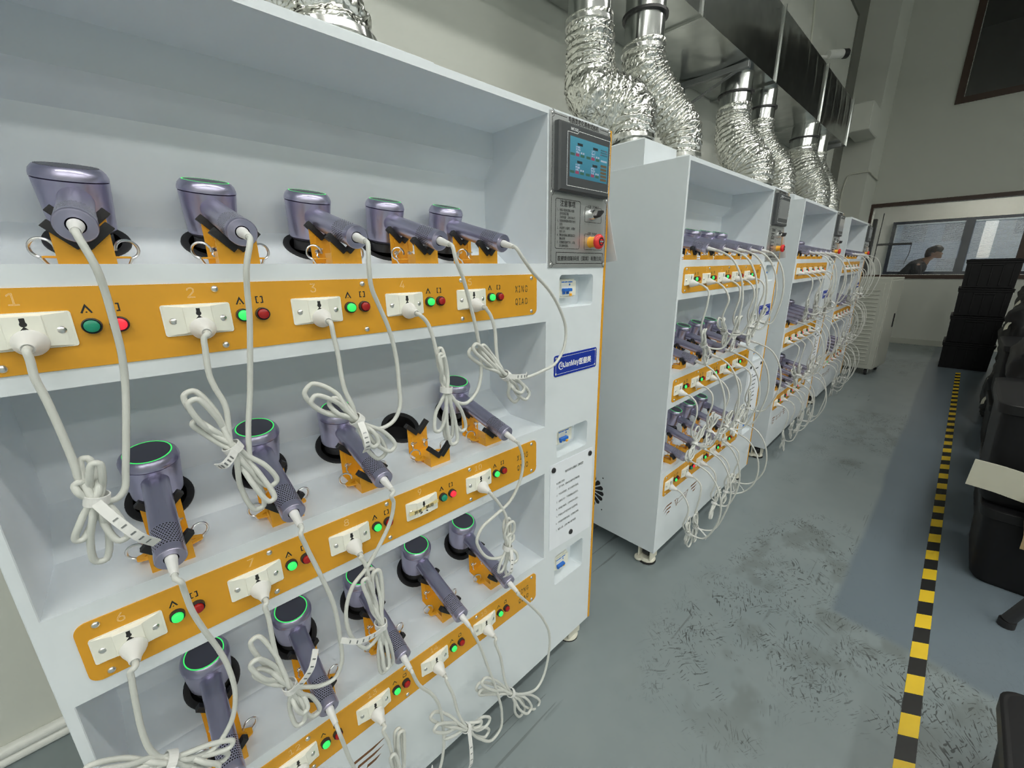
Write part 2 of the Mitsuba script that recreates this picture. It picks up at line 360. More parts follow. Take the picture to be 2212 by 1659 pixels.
for (a, b), lab in zip(((-0.61, 0.48), (-2.0, -0.74), (-3.3, -2.13), (-4.6, -3.43)), ('pale Venetian blind behind the bending person in the office window', 'pale Venetian blind in the office window above the crate stack', 'third pale Venetian blind of the office window, behind the wooden post', 'fourth pale Venetian blind of the office window, farthest to the side')):
    if BL >= 2: continue
    BL += 1
    t = thing('venetian_blind', lab, 'window blind', 'blinds of the office window')
    kk = obj('slats', shape(blind(a, b), 'm_blind'), t); labels[kk] = {'kind': 'stuff'}
    obj('head_rail', shape(cb(13.38, 13.42, a + .005, b - .005, 2.225, 2.25, .002), 'm_blind'), t)
# buildings outside
pr('m_bld1', (0.50, 0.47, 0.38), 0.8); pr('m_bld2', (0.20, 0.26, 0.33), 0.3)
for (bx, y0, y1, zz, mm, lab) in ((24, -6.0, -1.4, 9, 'm_bld1', 'cream building outside seen through the blinds'), (30, -1.0, 8.0, 12, 'm_bld2', 'blue grey building outside seen through the blinds')):
    t = thing('building', lab, 'building')
    obj('wall', shape(cb(bx, bx + 6, y0, y1, -6, zz), mm), t)
    for i in range(int((y1 - y0) / 1.5)):
        for j in range(4): obj('window', shape(cb(bx - .03, bx + .1, y0 + .4 + 1.5 * i, y0 + 1.3 + 1.5 * i, -1.5 + 1.9 * j, -0.4 + 1.9 * j), 'm_frame_blue'), t)
# lamp panel out of view, added to light the office
t = thing('added_office_lamp', 'unseen flat lamp panel added to light the office', 'lamp')
pr('m_lamp', (0.8, 0.8, 0.8), 0.5)
obj('diffuser', shape(cb(11.6, 12.6, -1.8, -0.4, 3.17, 3.199), 'm_lamp', emitter={'type': 'area', 'radiance': {'type': 'rgb', 'value': [9.5, 9.2, 8.3]}, 'sampling_weight': 0.6}), t)

# linear lamps of the hall
for i, (x, y, z) in enumerate(LAMP_SPOTS):
    t = thing('ceiling_lamp', f'long white linear lamp hung below the hall ceiling, number {i + 1} of the rows', 'lamp', 'linear lamps of the hall')
    labels[t]['label'] = 'long white linear lamp hung below the hall ceiling'
    obj('tube', shape(cb(x - LAMP_L / 2, x + LAMP_L / 2, y - LAMP_W / 2, y + LAMP_W / 2, z - 0.03, z), 'm_lamp', emitter={'type': 'area', 'radiance': {'type': 'rgb', 'value': [LAMP * c for c in LAMP_COL]}, 'sampling_weight': 1.0}), t)
    obj('housing', shape(cb(x - LAMP_L / 2 - .02, x + LAMP_L / 2 + .02, y - LAMP_W / 2 - .02, y + LAMP_W / 2 + .02, z + .001, z + .06, .005), 'm_white'), t)
    for s in (-0.8, 0.8): obj('cable', shape(tube([(x + s, y, z + .06), (x + s, y, H)], 0.004, 5), 'm_black'), t)

# ---------------------------------------------------------------- the rectangular air duct and its brackets
def duct_section(x0, x1, y0, y1, z0, z1, ribs=0, seed=0):
    """one length of sheet metal duct: slightly buckled faces, raised beads"""
    nx, nc = 56, 64
    per = [(y0, z0), (y0, z1), (y1, z1), (y1, z0)]
    pts = []
    for (a, b), (c, d) in zip(per, per[1:] + per[:1]):
        for t in np.linspace(0, 1, nc // 4, endpoint=False): pts.append((a + (c - a) * t, b + (d - b) * t, t))
    pts = np.array(pts); cy, cz = (y0 + y1) / 2, (z0 + z1) / 2
    xs = np.linspace(x0, x1, nx)
    V = []
    for x in xs:
        e = max(0.0, math.sin(math.pi * (x - x0) / (x1 - x0)))
        q = np.stack([np.full(len(pts), x), pts[:, 0], pts[:, 1]], 1)
        w = np.maximum(np.sin(np.pi * pts[:, 2]), 0) * e ** 0.5
        nrm = np.zeros((len(pts), 2)); s = nc // 4
        nrm[:s] = (-1, 0); nrm[s:2 * s] = (0, 1); nrm[2 * s:3 * s] = (1, 0); nrm[3 * s:] = (0, -1)
        amp = w * (0.010 + 0.014 * (meshkit.fbm(q * np.array([2.2, 2.6, 2.6]), 2, seed) - 0.42))
        if ribs: amp = amp + w ** 0.3 * 0.004 * np.exp(-((((x - x0) / (x1 - x0) * ribs) % 1 - 0.5) / 0.10) ** 2)
        q[:, 1:] += nrm * amp[:, None]; V.append(q)
    V = np.array(V); n, m = V.shape[:2]
    i, j = np.meshgrid(np.arange(n - 1), np.arange(m), indexing='ij')
    q = np.stack([i * m + j, i * m + (j + 1) % m, (i + 1) * m + (j + 1) % m, (i + 1) * m + j], -1).reshape(-1, 4)
    mm = trimesh.Trimesh(V.reshape(-1, 3), np.vstack([q[:, [0, 1, 2]], q[:, [0, 2, 3]]]), process=False)
    return mm
air = thing('air_duct', 'big rectangular galvanized metal air duct along the wall above the cabinets', 'air duct')
DY0, DY1, DZ0, DZ1 = 0.505, 0.985, 2.85, 3.33
cuts = [0.2, 1.5, 2.92, 4.26, 5.68, 7.03]
for i, (a, b) in enumerate(zip(cuts, cuts[1:])):
    obj('section', shape(duct_section(a + .004, b - .004, DY0, DY1, DZ0, DZ1, 5 if i >= 3 else 0, 11 * i), 'm_galv', 35), air)
ring = sbox(DY0 - .014, DZ0 - .014, DY1 + .012, DZ1 + .014).difference(sbox(DY0 + .002, DZ0 + .002, DY1 - .002, DZ1 - .002))
for x in cuts: obj('flange', shape(plate_yz(ring, x - .008, x + .008), 'm_galv'), air)
obj('end_cap', shape(cb(7.022, 7.03, DY0, DY1, DZ0, DZ1), 'm_galv'), air)
for x in (3.70, 6.8):
    t = thing('duct_bracket', {3.70: 'triangular steel wall bracket under the duct beside the nearer flexible ducts', 6.8: 'triangular steel wall bracket under the far end of the duct'}[x], 'bracket', 'steel brackets under the air duct')
    obj('upright', shape(cb(x - .02, x + .02, .965, .998, 2.62, 2.84, .002), 'm_galv_dark'), t)
    obj('arm', shape(cb(x - .02, x + .02, .50, .965, 2.80, 2.84, .002), 'm_galv_dark'), t)
    d = np.array([0, .51 - .97, 2.83 - 2.66]); L = np.linalg.norm(d)
    m = cb(-.016, .016, -.004, .004, 0, L); m.apply_transform(frame_to(d, (x, .97, 2.66))); obj('brace', shape(m, 'm_galv_dark'), t)

def foil(path, r, rings=150, sides=80, seed=0, pitch=0.034, amp=0.011):
    """crumpled spiral foil hose"""
    p = spline(path, 0.004); s = np.concatenate([[0], np.cumsum(np.linalg.norm(np.diff(p, axis=0), axis=1))])
    n = int(s[-1] / 0.0045)
    u = np.linspace(0, s[-1], n); p = np.stack([np.interp(u, s, p[:, k]) for k in range(3)], 1)
    rk = np.interp(u / s[-1], np.linspace(0, 1, len(r)), r)
    base = tube(p, rk, sides, False)
    v = base.vertices.reshape(n, sides, 3); nrm = v - p[:, None]; nrm /= np.linalg.norm(nrm, axis=2, keepdims=True)
    ang = np.arange(sides) / sides
    ph = (u[:, None] / pitch + ang[None] + 0.12 * meshkit.fbm(np.stack(np.broadcast_arrays(u[:, None] * 9, np.cos(2 * np.pi * ang)[None] * 2, np.sin(2 * np.pi * ang)[None] * 2), -1), 2, seed))
    tri = np.abs((ph % 1) * 2 - 1)
    qn = v.reshape(-1, 3)
    cr = meshkit.fbm(qn * np.array([26, 26, 60]), 3, seed).reshape(n, sides) - 0.5
    cr2 = np.abs(meshkit.noise(qn * np.array([75, 75, 90]), seed + 5).reshape(n, sides) - 0.5)
    ends = np.clip(np.minimum(u, s[-1] - u) / 0.03, 0, 1)[:, None]
    d = ends * (-amp * tri ** 1.5 + 0.020 * cr - 0.012 * cr2) + 0.004
    v = v + nrm * d[..., None]
    base.vertices = v.reshape(-1, 3); return base
def flexible_duct(label, path, r, seed, collar_top=2.85, base=True):
    t = thing('flexible_duct', label, 'flexible duct', 'foil exhaust hoses above the cabinets')
    obj('hose', shape(foil(path, r, seed=seed), 'm_foil', 60), t); r_all = r; r = r_all[0]
    a, b = np.array(path[0], float), np.array(path[-1], float)
    if collar_top: obj('pipe', shape(tube([(a[0], a[1], collar_top), (a[0], a[1], a[2] - .05)], r * .93, 40, False), 'm_galv', 40), t)
    if collar_top and collar_top - a[2] > 0.2:
        zz = collar_top - 0.13; rr = r * .93
        obj('damper_ring', shape(lathe([(rr, -.006), (rr + .015, -.006), (rr + .015, .006), (rr, .006)], 40, M(t=(a[0], a[1], zz))), 'm_black', 30), t)
    obj('clamp', shape(lathe([(r * .94, -.008), (r * 1.05, -.008), (r * 1.05, .008), (r * .94, .008)], 40, M(t=(a[0], a[1], a[2] - .03))), 'm_chrome', 30), t)
    r = r_all[-1]
    obj('lower_clamp', shape(lathe([(r * .94, -.008), (r * 1.06, -.008), (r * 1.06, .008), (r * .94, .008)], 40, M(t=(b[0], b[1], b[2] + .035))), 'm_chrome', 30), t)
    obj('spigot', shape(lathe([(r * .92, -.06), (r * .92, .05)], 40, M(t=(b[0], b[1], b[2]))), 'm_galv', 40), t)
flexible_duct('thick silver foil duct rising from the nearest cabinet top', [(0.45, .72, 2.6), (0.48, .66, 2.4), (0.60, .50, 2.22), (0.695, .405, 2.12), (0.71, .385, 2.005)], [.1] * 5, 1)
flexible_duct('silver foil duct with a bulging elbow, first of the second cabinet', [(1.994, .585, 2.571), (2.008, .585, 2.451), (2.001, .575, 2.345), (1.987, .54, 2.258), (2.05, .48, 2.215), (2.10, .425, 2.18), (2.08, .39, 2.02)], [.103, .107, .114, .128, .128, .114, .101], 2)
flexible_duct('silver foil duct slanting down behind the bulging one, second of the second cabinet', [(2.462, .585, 2.596), (2.468, .575, 2.493), (2.516, .54, 2.398), (2.577, .48, 2.294), (2.62, .42, 2.196), (2.60, .395, 2.02)], [.108, .112, .112, .107, .102, .098], 3)
flexible_duct('wide silver foil elbow duct, first of the third cabinet', [(3.917, .655, 2.632), (3.909, .645, 2.518), (3.864, .59, 2.366), (3.843, .51, 2.256), (3.84, .44, 2.178), (3.82, .41, 2.02)], [.118, .122, .140, .145, .132, .115], 4)
flexible_duct('silver foil duct partly hidden by the wide elbow, second of the third cabinet', [(4.415, .62, 2.614), (4.398, .61, 2.526), (4.418, .55, 2.402), (4.46, .47, 2.29), (4.46, .42, 2.192), (4.44, .40, 2.02)], [.1] * 6, 5)
flexible_duct('silver foil elbow duct, first of the farthest cabinet', [(5.726, .62, 2.647), (5.737, .61, 2.538), (5.70, .55, 2.386), (5.72, .48, 2.255), (5.715, .43, 2.153), (5.70, .41, 2.02)], [.125, .13, .145, .148, .127, .11], 6)
flexible_duct('narrow-looking silver foil duct at the far end, second of the farthest cabinet', [(6.309, .61, 2.657), (6.293, .60, 2.558), (6.31, .53, 2.411), (6.32, .46, 2.285), (6.30, .42, 2.182), (6.27, .40, 2.02)], [.085, .085, .09, .09, .088, .085], 7)

# ---------------------------------------------------------------- small things on the walls
t = thing('security_camera', 'white security camera with dark front on the wall above the duct', 'camera')
A_ = np.array([7.25, .98, 3.98]); d = np.array([0.42, -.30, .05])
obj('mount', shape(tube([A_, A_ + (0.03, -.06, -.01), A_ + (0.1, -.10, 0)], 0.018, 12), 'm_trim', 40), t)
obj('housing', shape(lathe([(0, 0), (.045, 0), (.05, .01), (.05, .19), (0, .19)], 24, frame_to(d, A_ + (0.02, -.08, 0.0))), 'm_trim', 40), t)
obj('front', shape(lathe([(0, .19), (.052, .19), (.052, .26), (.04, .27), (0, .27)], 24, frame_to(d, A_ + (0.02, -.08, 0.0))), 'm_black', 40), t)
t = thing('conduit', 'thin cream cable conduit running up the wall above the duct', 'pipe')
obj('tube', shape(tube([(6.88, .99, 3.3), (6.80, .99, 4.2), (6.62, .99, 4.75), (6.6, .99, 6.0)], .012, 8), 'm_pipe', 40), t)
t = thing('conduit', 'thin pipe bent round the corner column below the boxed beam', 'pipe')
obj('tube', shape(tube(spline([(9.48, .88, 1.9), (9.48, .88, 2.75), (9.48, .84, 2.86), (9.48, .70, 2.88), (9.48, .595, 2.88), (9.7, .585, 2.87), (10.2, .585, 2.86), (10.46, .585, 2.86)], .03), .011, 8), 'm_pipe', 40), t)

# ---------------------------------------------------------------- grey louvred cabinet at the end of the row
t = thing('louvred_cabinet', 'grey metal cabinet with rows of louvres on casters beyond the test cabinets', 'cabinet')
G = rot((0, 0, 1), math.radians(-7.5), (7.25, -.19, 0))
obj('body', shape(cb(0, .56, 0, .62, .09, 1.27, .006), 'm_grey_paint'), t, G)
obj('side_panel', shape(cb(-.006, .001, .05, .57, .15, 1.21, .002), 'm_grey_paint'), t, G)
lv = prism_x([(0, -.007), (-.011, -.004), (-.002, .007), (0, .007)], 0, .20)
lv.apply_transform(M(np.array([[0, 1, 0], [1, 0, 0], [0, 0, 1.0]]), (0, 0, 0))); lv.fix_normals()
LV = shape(lv, 'm_grey_paint')
for j in range(19):
    for i in range(2): obj('louvre', LV, t, G @ M(t=(-.006, .085 + .25 * i, .20 + .051 * j)))
obj('door', shape(cb(.03, .53, -.008, .001, .12, 1.24, .003), 'm_grey_paint'), t, G)
obj('handle', shape(cb(.42, .445, -.018, -.007, .62, .80, .003), 'm_black'), t, G)
for x, y in ((.07, .07), (.49, .07), (.07, .55), (.49, .55)):
    k = obj('caster', shape(lathe([(0, -.015), (.04, -.015), (.045, -.008), (.045, .008), (.04, .015), (0, .015)], 20, M(np.array([[1, 0, 0], [0, 0, -1], [0, 1, 0.0]]), (x, y, .045))), 'm_black', 30), t, G)
    obj('fork', shape(join(cb(x - .02, x + .02, y - .022, y - .017, .03, .09), cb(x - .02, x + .02, y + .017, y + .022, .03, .09), cb(x - .03, x + .03, y - .03, y + .03, .082, .09)), 'm_chrome'), k, G)
# ---------------------------------------------------------------- stack of black crates
CR_H = .3695
def crate_body():
    b = trimesh.convex.convex_hull(np.array([(x, y, z) for z, o in ((.004, .008), (.335, .0)) for x in (o, .60 - o) for y in (o, .48 - o)]))
    ms = [b]
    for i in range(5): ms.append(cb(-.004, .01, .045 + .092 * i, .063 + .092 * i, .03, .31, .002))
    ms += [cb(-.008, .608, -.008, .488, .315, .343, .004), cb(-.012, .0, .14, .34, .285, .31, .003)]
    return join(*ms)
CB, CL = shape(crate_body(), 'm_crate'), shape(join(cb(-.012, .612, -.012, .492, .343, .362, .004), cb(.02, .58, .02, .46, .360, .3690, .003)), 'm_crate')
CH = shape(cb(-.016, -.006, .19, .29, .345, .358, .002), 'm_bag')
ORD = ('lowest', 'second from the floor', 'third from the floor', 'topmost')
for j in range(4):
    t = thing('storage_crate', f'black plastic lidded crate on the stack at the far window, {ORD[j]}', 'crate', 'black crates stacked before the far window')
    P_ = M(t=(8.52 + .006 * (j % 2), -1.255 - .004 * j, CR_H * j))
    obj('body', CB, t, P_); obj('lid', CL, t, P_); obj('handle', CH, t, P_)
# ---------------------------------------------------------------- black tubs and bagged goods along the right side of the aisle
def tub(w, d, h, r=.05):
    lo, hi = rrect(.02, w - .02, .02, d - .02, r), rrect(0, w, 0, d, r)
    a, b = np.array(lo.exterior.coords)[:-1], np.array(hi.exterior.coords)[:-1]
    n = min(len(a), len(b)); a, b = a[:n], b[:n]
    levels = [(a + (np.array([w / 2, d / 2]) - a) * .06, 0), (a, .025), (a + (b - a) * .9, h - .05), (b + (b - np.array([w / 2, d / 2])) * .02, h - .045), (b + (b - np.array([w / 2, d / 2])) * .025, h - .005), (b, h)]
    V = np.vstack([np.column_stack([q, np.full(n, z)]) for q, z in levels]); f = []
    for i in range(len(levels) - 1):
        for k in range(n):
            p, q = i * n + k, i * n + (k + 1) % n; f += [(p, q, q + n), (p, q + n, p + n)]
    c0, c1 = len(V), len(V) + 1; V = np.vstack([V, (w / 2, d / 2, 0), (w / 2, d / 2, h - .004)])
    e = (len(levels) - 1) * n
    for k in range(n): f += [((k + 1) % n, k, c0), (e + k, e + (k + 1) % n, c1)]
    m = trimesh.Trimesh(V, np.array(f), process=False); m.fix_normals(); return m
def place_tub(x0, x1, ytop, z, h, label):
    t = thing('storage_tub', label, 'tub', 'black tubs along the aisle')
    obj('body', shape(tub(x1 - x0, .62, h), 'm_crate', 40), t, M(t=(x0, ytop - .62, z)))
    obj('rim_band', shape(tub(x1 - x0 + .014, .634, .035, .055), 'm_bag', 40), t, M(t=(x0 - .007, ytop - .627, z + h - .036)))
place_tub(2.90, 3.42, -1.065, 0, .395, 'big black plastic tub on the floor beside the aisle, under the white card')
place_tub(2.92, 3.44, -1.02, .397, .485, 'upper black plastic tub of the nearer pair, above the white card')
place_tub(3.50, 4.05, -1.085, 0, .36, 'black plastic tub on the floor, next beyond the one under the white card')
place_tub(3.52, 4.07, -1.06, .362, .42, 'black plastic tub stacked second beyond the white card')
place_tub(4.9, 5.5, -1.13, 0, .40, 'black plastic tub on the floor halfway to the crate stack')
place_tub(4.92, 5.52, -1.11, .402, .46, 'black plastic tub stacked halfway to the crate stack')
place_tub(1.27, 1.80, -1.10, 0, .325, 'black plastic tub at the near end of the aisle, bottom corner')
t = thing('card_sheet', 'folded white card sticking out between the black tubs', 'card')
obj('sheet', shape(strip(spline([(2.885, -.985, .55), (2.88, -1.07, .545), (2.875, -1.17, .53), (2.88, -1.30, .51), (2.90, -1.45, .50)], .03), .135, (-.12, .05, 1), .003), 'm_card'), t)
t = thing('kraft_paper', 'crumpled brown kraft paper hanging below the white card', 'paper')
obj('sheet', shape(strip(spline([(2.86, -1.225, .50), (2.855, -1.235, .42), (2.85, -1.25, .34), (2.86, -1.255, .26)], .02), .13, (0.1, 1, -.2), .004), 'm_kraft'), t)
t = thing('trolley_leg', 'black steel leg standing on the floor below the black tub', 'leg')
obj('bar', shape(tube([(2.64, -1.195, .03), (2.66, -1.30, .33), (2.665, -1.32, .40)], .022, 14), 'm_black', 40), t); obj('foot', shape(lathe([(0, 0), (.026, 0), (.026, .03), (0, .03)], 20, M(t=(2.64, -1.195, 0))), 'm_rubber', 30), t)
# bagged black goods further along, with pale tags
def bag_mesh(seed, w, d, h):
    m = trimesh.creation.icosphere(4); v = m.vertices
    q = np.sign(v) * np.abs(v) ** .55 * np.array([w / 2, d / 2, h / 2])
    n = meshkit.fbm(q * 7 + seed, 3, seed) - .5
    q *= (1 + .34 * n)[:, None]; q[:, 2] += h / 2; q[:, 2] = np.maximum(q[:, 2], 0); m.vertices = q; return m
BAGS = [(5.95, -1.42, 0, .6, .58, .62), (6.0, -1.42, .57, .62, .58, .55), (6.65, -1.50, 0, .64, .60, .75), (6.7, -1.5, .7, .62, .62, .55), (7.4, -1.55, 0, .66, .62, .7), (7.42, -1.55, .66, .6, .6, .6), (8.05, -1.62, 0, .6, .6, .9), (4.45, -1.44, 0, .68, .62, .66), (4.45, -1.42, .62, .66, .6, .42)]
BW = ['beside the aisle just before the far tubs, upon the floor', 'resting on the first bagged bundle beside the aisle', 'upon the floor, midway along the dark heap', 'lying on the middle bag of the dark heap', 'upon the floor near the crate stack', 'lying on the bag near the crate stack', 'standing right against the crate stack', 'upon the floor between the two pairs of black tubs', 'lying on the bag between the two pairs of tubs']
for i, (x, y, z, w, d, h) in enumerate(BAGS):
    t = thing('goods_bag', 'lumpy black bag of goods ' + BW[i], 'bag', 'black bags beside the aisle')
    obj('bag', shape(bag_mesh(20 + i, w, d, h), 'm_bag', True), t, M(t=(x, y, z)))
    if i in (0, 1, 2, 3, 5):
        for j in range(2):
            a = np.array([x - w * .35 + .3 * w * j, y + d * .47, z + h * (.45 + .25 * ((i + j) % 2))])
            k = obj('tag', shape(strip(spline([a, a + (.01, .015, -.03), a + (-.01, .02, -.07)], .01), .04, (1, .3, .2), .002), 'm_card'), t)
# ---------------------------------------------------------------- hazard tape
t = thing('hazard_tape', 'yellow and black striped hazard tape stuck along the floor', 'floor tape')
TP = lambda x: -0.932 - .003 * (x - 1.6) if x < 3 else -0.936 - .0055 * (x - 3)
xs = np.linspace(1.2, 8.24, 60); hw = .0235
poly = Polygon([(x, TP(x)) for x in xs] + [(x, TP(x) - 2 * hw) for x in xs[::-1]])
obj('black_base', shape(slab(poly, 0.0004, 0.0012), 'm_tape_black'), t)
b0 = 1.666 - .5
n_ = 0
while b0 < 8.15:
    sk = .028
    q = Polygon([(b0, TP(b0)), (b0 + .0985, TP(b0 + .1)), (b0 + .0985 + sk, TP(b0 + .1) - 2 * hw), (b0 + sk, TP(b0) - 2 * hw)])
    obj('yellow_stripe', shape(slab(q, 0.0012, 0.0017), 'm_tape_yellow'), t); b0 += .199
# ---------------------------------------------------------------- the office: person, post, lamp arm
def limb(js):
    man = m3.Manifold()
    for (a, ra), (b, rb) in js:
        s = [moved(trimesh.creation.icosphere(2, r), M(t=p)) for p, r in ((a, ra), (b, rb))]
        man = man + to_man(trimesh.convex.convex_hull(np.vstack([s[0].vertices, s[1].vertices])))
    m = from_man(man.refine_to_length(.03)); trimesh.smoothing.filter_taubin(m, iterations=12); return m
PX = 11.6
P3 = lambda x, y, z: np.array([PX + x, y, z])
t = thing('person', 'person with short dark hair in a dark polo shirt bending forward behind the window', 'person')
hip, chest, neck = P3(0, .16, .93), P3(0, -.12, 1.33), P3(0, -.235, 1.47)
head = P3(0.0, -.325, 1.60)
skin = []
skin += [((neck, .052), (head + (0, .03, -.06), .055)), ((head + (0, .02, .0), .085), (head + (0, -.01, .035), .088)), ((head + (0, -.06, -.045), .05), (head + (0, -.015, -.02), .07)), ((head + (0, -.085, -.075), .028), (head + (0, -.05, -.06), .04)), ((head + (0, -.105, -.02), .012), (head + (0, -.09, -.005), .014))]
for s in (-1, 1):
    sh = P3(.19 * s, -.14, 1.37); el = P3(.24 * s, -.16, 1.10); wr = P3(.17 * s, -.38, 1.00)
    skin += [((sh, .055), (el, .043)), ((el, .043), (wr, .03)), ((wr, .03), (wr + (-.02 * s, -.08, -.01), .028))]
    for f in range(4): skin.append(((wr + (-.02 * s + .018 * (f - 1.5), -.08, -.01), .011), (wr + (-.02 * s + .02 * (f - 1.5), -.155, -.035), .008)))
    skin.append(((wr + (-.03 * s, -.03, 0), .012), (wr + (-.065 * s, -.075, -.01), .009)))
    skin.append(((head + (.085 * s, .02, -.01), .018), (head + (.09 * s, .03, -.03), .012)))
    skin += [((P3(.09 * s, .17, .9), .085), (P3(.10 * s, .12, .48), .058)), ((P3(.10 * s, .12, .48), .058), (P3(.10 * s, .17, .07), .04)), ((P3(.10 * s, .17, .05), .04), (P3(.10 * s, .02, .035), .032))]
skin += [((hip, .12), (chest, .13)), ((chest, .13), (neck, .06))]
obj('body', shape(limb(skin), 'm_skin', True), t)
cl = [((hip + (.05, 0, -.03), .14), (chest + (.06, 0, 0), .15)), ((hip + (-.05, 0, -.03), .14), (chest + (-.06, 0, 0), .15)), ((chest, .15), (neck + (0, .05, -.03), .072))]
for s in (-1, 1): cl.append(((P3(.17 * s, -.13, 1.365), .076), (P3(.215 * s, -.155, 1.22), .07)))
obj('shirt', shape(limb(cl), 'm_cloth', True), t)
tr_ = []
for s in (-1, 1): tr_ += [((P3(.08 * s, .17, .90), .112), (P3(.10 * s, .12, .48), .078)), ((P3(.10 * s, .12, .48), .078), (P3(.10 * s, .17, .10), .062))]
obj('trousers', shape(limb(tr_), 'm_cloth', True), t)
obj('hair', shape(limb([((head + (0, .035, .015), .092), (head + (0, -.02, .055), .088)), ((head + (0, .07, -.04), .06), (head + (0, .04, .03), .085)), ((head + (0, -.075, .065), .04), (head + (0, -.02, .06), .07))]), 'm_hair', True), t)
for s in (-1, 1): obj('shoe', shape(limb([((P3(.10 * s, .18, .045), .045), (P3(.10 * s, .0, .035), .036))]), 'm_black', True), t)
t = thing('equipment_post', 'tall black post of equipment behind the left end of the window', 'post')
obj('column', shape(cb(11.15, 11.25, .555, .64, 0, 2.255, .008), 'm_black'), t)
obj('base', shape(cb(11.0, 11.4, .45, .74, 0, .04, .008), 'm_black'), t)
t = thing('lamp_arm', 'black bench lamp on a thin stand with a straight horizontal arm', 'lamp')
obj('stand', shape(tube([(11.2, .50, .9), (11.2, .48, 2.35)], .008, 8), 'm_black', 40), t)
obj('arm', shape(cb(11.185, 11.215, -.01, .50, 1.755, 1.795, .004), 'm_black'), t)
obj('cord', shape(tube(spline([(11.2, -.005, 1.76), (11.2, .0, 1.6), (11.2, .02, 1.5), (11.2, .04, 1.40)], .02), .005, 6), 'm_black', 40), t)
t = thing('work_table', 'pale office table below the window where the person bends', 'table')
obj('top', shape(cb(11.15, 12.2, -1.5, -.13, .90, .94, .004), 'm_white'), t)
for x in (11.2, 12.15):
    for y in (-1.45, -.18): obj('leg', shape(cb(x - .02, x + .02, y - .02, y + .02, 0, .90, .002), 'm_black'), t)
# ---------------------------------------------------------------- the test cabinets (built once, in their own axes: x along the front, y into the cabinet, z up)
CW, CD, CT, CBOT = 1.34, 0.60, 1.89, 0.10
PX0, PDX, PW, PH = 0.0487, 0.1763, 0.086, 0.0464                # sockets: first left edge, spacing, plate size
ROWZ = (1.4515, 0.9659, 0.4816)                                 # top of the socket plates
SHELF = (1.510, 1.024, 0.540)
LIPB = (1.349, 0.863, 0.10)
DCX = [0.1645 + PDX * i for i in range(5)]                      # centres of the cradles
RING_Y, RING_Z = 0.2185, 0.0410 + 0.0                           # hole in the slope (z above the shelf)
SLOPE = math.atan2(0.070, 0.1015)
SN = np.array([0, -math.sin(SLOPE), math.cos(SLOPE)])           # normal of the slope
COL_X = 1.064
RECESS = ((1.12, 1.281, 1.383, 1.478), (1.12, 1.281, 0.897, 0.990), (1.12, 1.281, 0.392, 0.516))
def build_body(seed):
    ms = [prism_x([(0, b), (0, s), (.16, s), (.2615, s + .07), (.2615, b)], .006, COL_X + .004) for s, b in zip(SHELF, LIPB)]
    ms.append(prism_x([(0, 1.8745), (0, CT), (.30, CT), (.30, 1.752), (.2675, 1.752), (.216, 1.807), (.216, 1.8765)], .006, COL_X + .004))
    ms.append(cb(.006, COL_X + .004, .2612, .285, CBOT, CT))
    ms.append(cb(0, .014, 0, CD, CBOT, CT, .0012))
    man = m3.Manifold()
    for m in ms: man = man + to_man(m)
    col = to_man(cb(COL_X, CW - .004, 0, CD, CBOT, CT, .0012))
    for a, b, c, d in RECESS: col = col - to_man(plate(rrect(a, b, c, d, .012), -.01, .058))
    man = man + col
    man = man + to_man(cb(.006, CW - .006, .285, CD, 1.84, CT)) + to_man(cb(.006, CW - .006, .285, CD, CBOT, CBOT + .02)) + to_man(cb(.006, CW - .006, CD - .015, CD, CBOT, CT))
    for s in SHELF:
        for x in DCX:
            c = np.array([x, RING_Y, s + (RING_Y - .16) / .1015 * .07])
            man = man - to_man(moved(trimesh.creation.cylinder(.0465, height=.12, sections=40), frame_to(SN, c)))
    return from_man(man)
body = build_body(0)
B_BODY = shape(body, 'm_white', 1.0)
CAB = []                                                        # (path, ply, matrix, label) of the parts every cabinet has
FINE = []                                                       # the finer ones, for the two near cabinets
def cpart(path, ply, mat=None, label=None, fine=False): (FINE if fine else CAB).append((path, ply, mat, label))
cpart('body', B_BODY, None, 'white powder-coated body')
cpart('edge_strip', shape(cb(CW - .006, CW + .003, -.003, .012, CBOT + .004, CT - .004, .001), 'm_orange'), None, 'orange edge strip')
cpart('side_sheet', shape(cb(CW - .006, CW + .002, .0125, CD, CBOT + .002, CT - .002, .001), 'm_white'))
ringm = lathe([(.0462, -.050), (.0462, 0), (.0540, 0), (.0535, .0028), (.0500, .0035), (.0415, .002), (.0400, -.003), (.0400, -.046), (0, -.046)], 44)
B_RING = shape(ringm, 'm_rubber', 35)
for r, s in enumerate(SHELF):
    for i, x in enumerate(DCX):
        cpart('rubber_ring', B_RING, frame_to(SN, (x, RING_Y, s + (RING_Y - .16) / .1015 * .07)), 'black rubber ring' if (r, i) == (0, 0) else None)
# cradle: bent orange sheet with two V pads
def vtop(w, z0, zt, depth): return Polygon([(-w, z0), (w, z0), (w, zt), (0, zt - depth), (-w, zt)])
cr = join(plate(vtop(.0285, 0, .0800, .0285).difference(unary_union([Point(-.017, .026).buffer(.003), Point(.017, .026).buffer(.003)])), .124, .1265),
          cb(-.0285, .0285, .0168, .1265, .0, .0025), plate(vtop(.0285, 0, .0505, .0285), .0168, .0192),
          cb(-.0285, -.0268, .0168, .05, .0, .020), cb(.0268, .0285, .0168, .05, .0, .020),
          plate(Polygon([(-.019, .026), (-.016, .026), (-.016, .054), (-.019, .057)]), .1228, .1242), plate(Polygon([(.019, .026), (.016, .026), (.016, .054), (.019, .057)]), .1228, .1242),
          slab(LineString([(-.024, .050), (-.040, .056), (-.040, .064), (-.026, .072)]).buffer(.005), .009, .0115), slab(LineString([(.024, .050), (.040, .056), (.040, .064), (.026, .072)]).buffer(.005), .009, .0115))
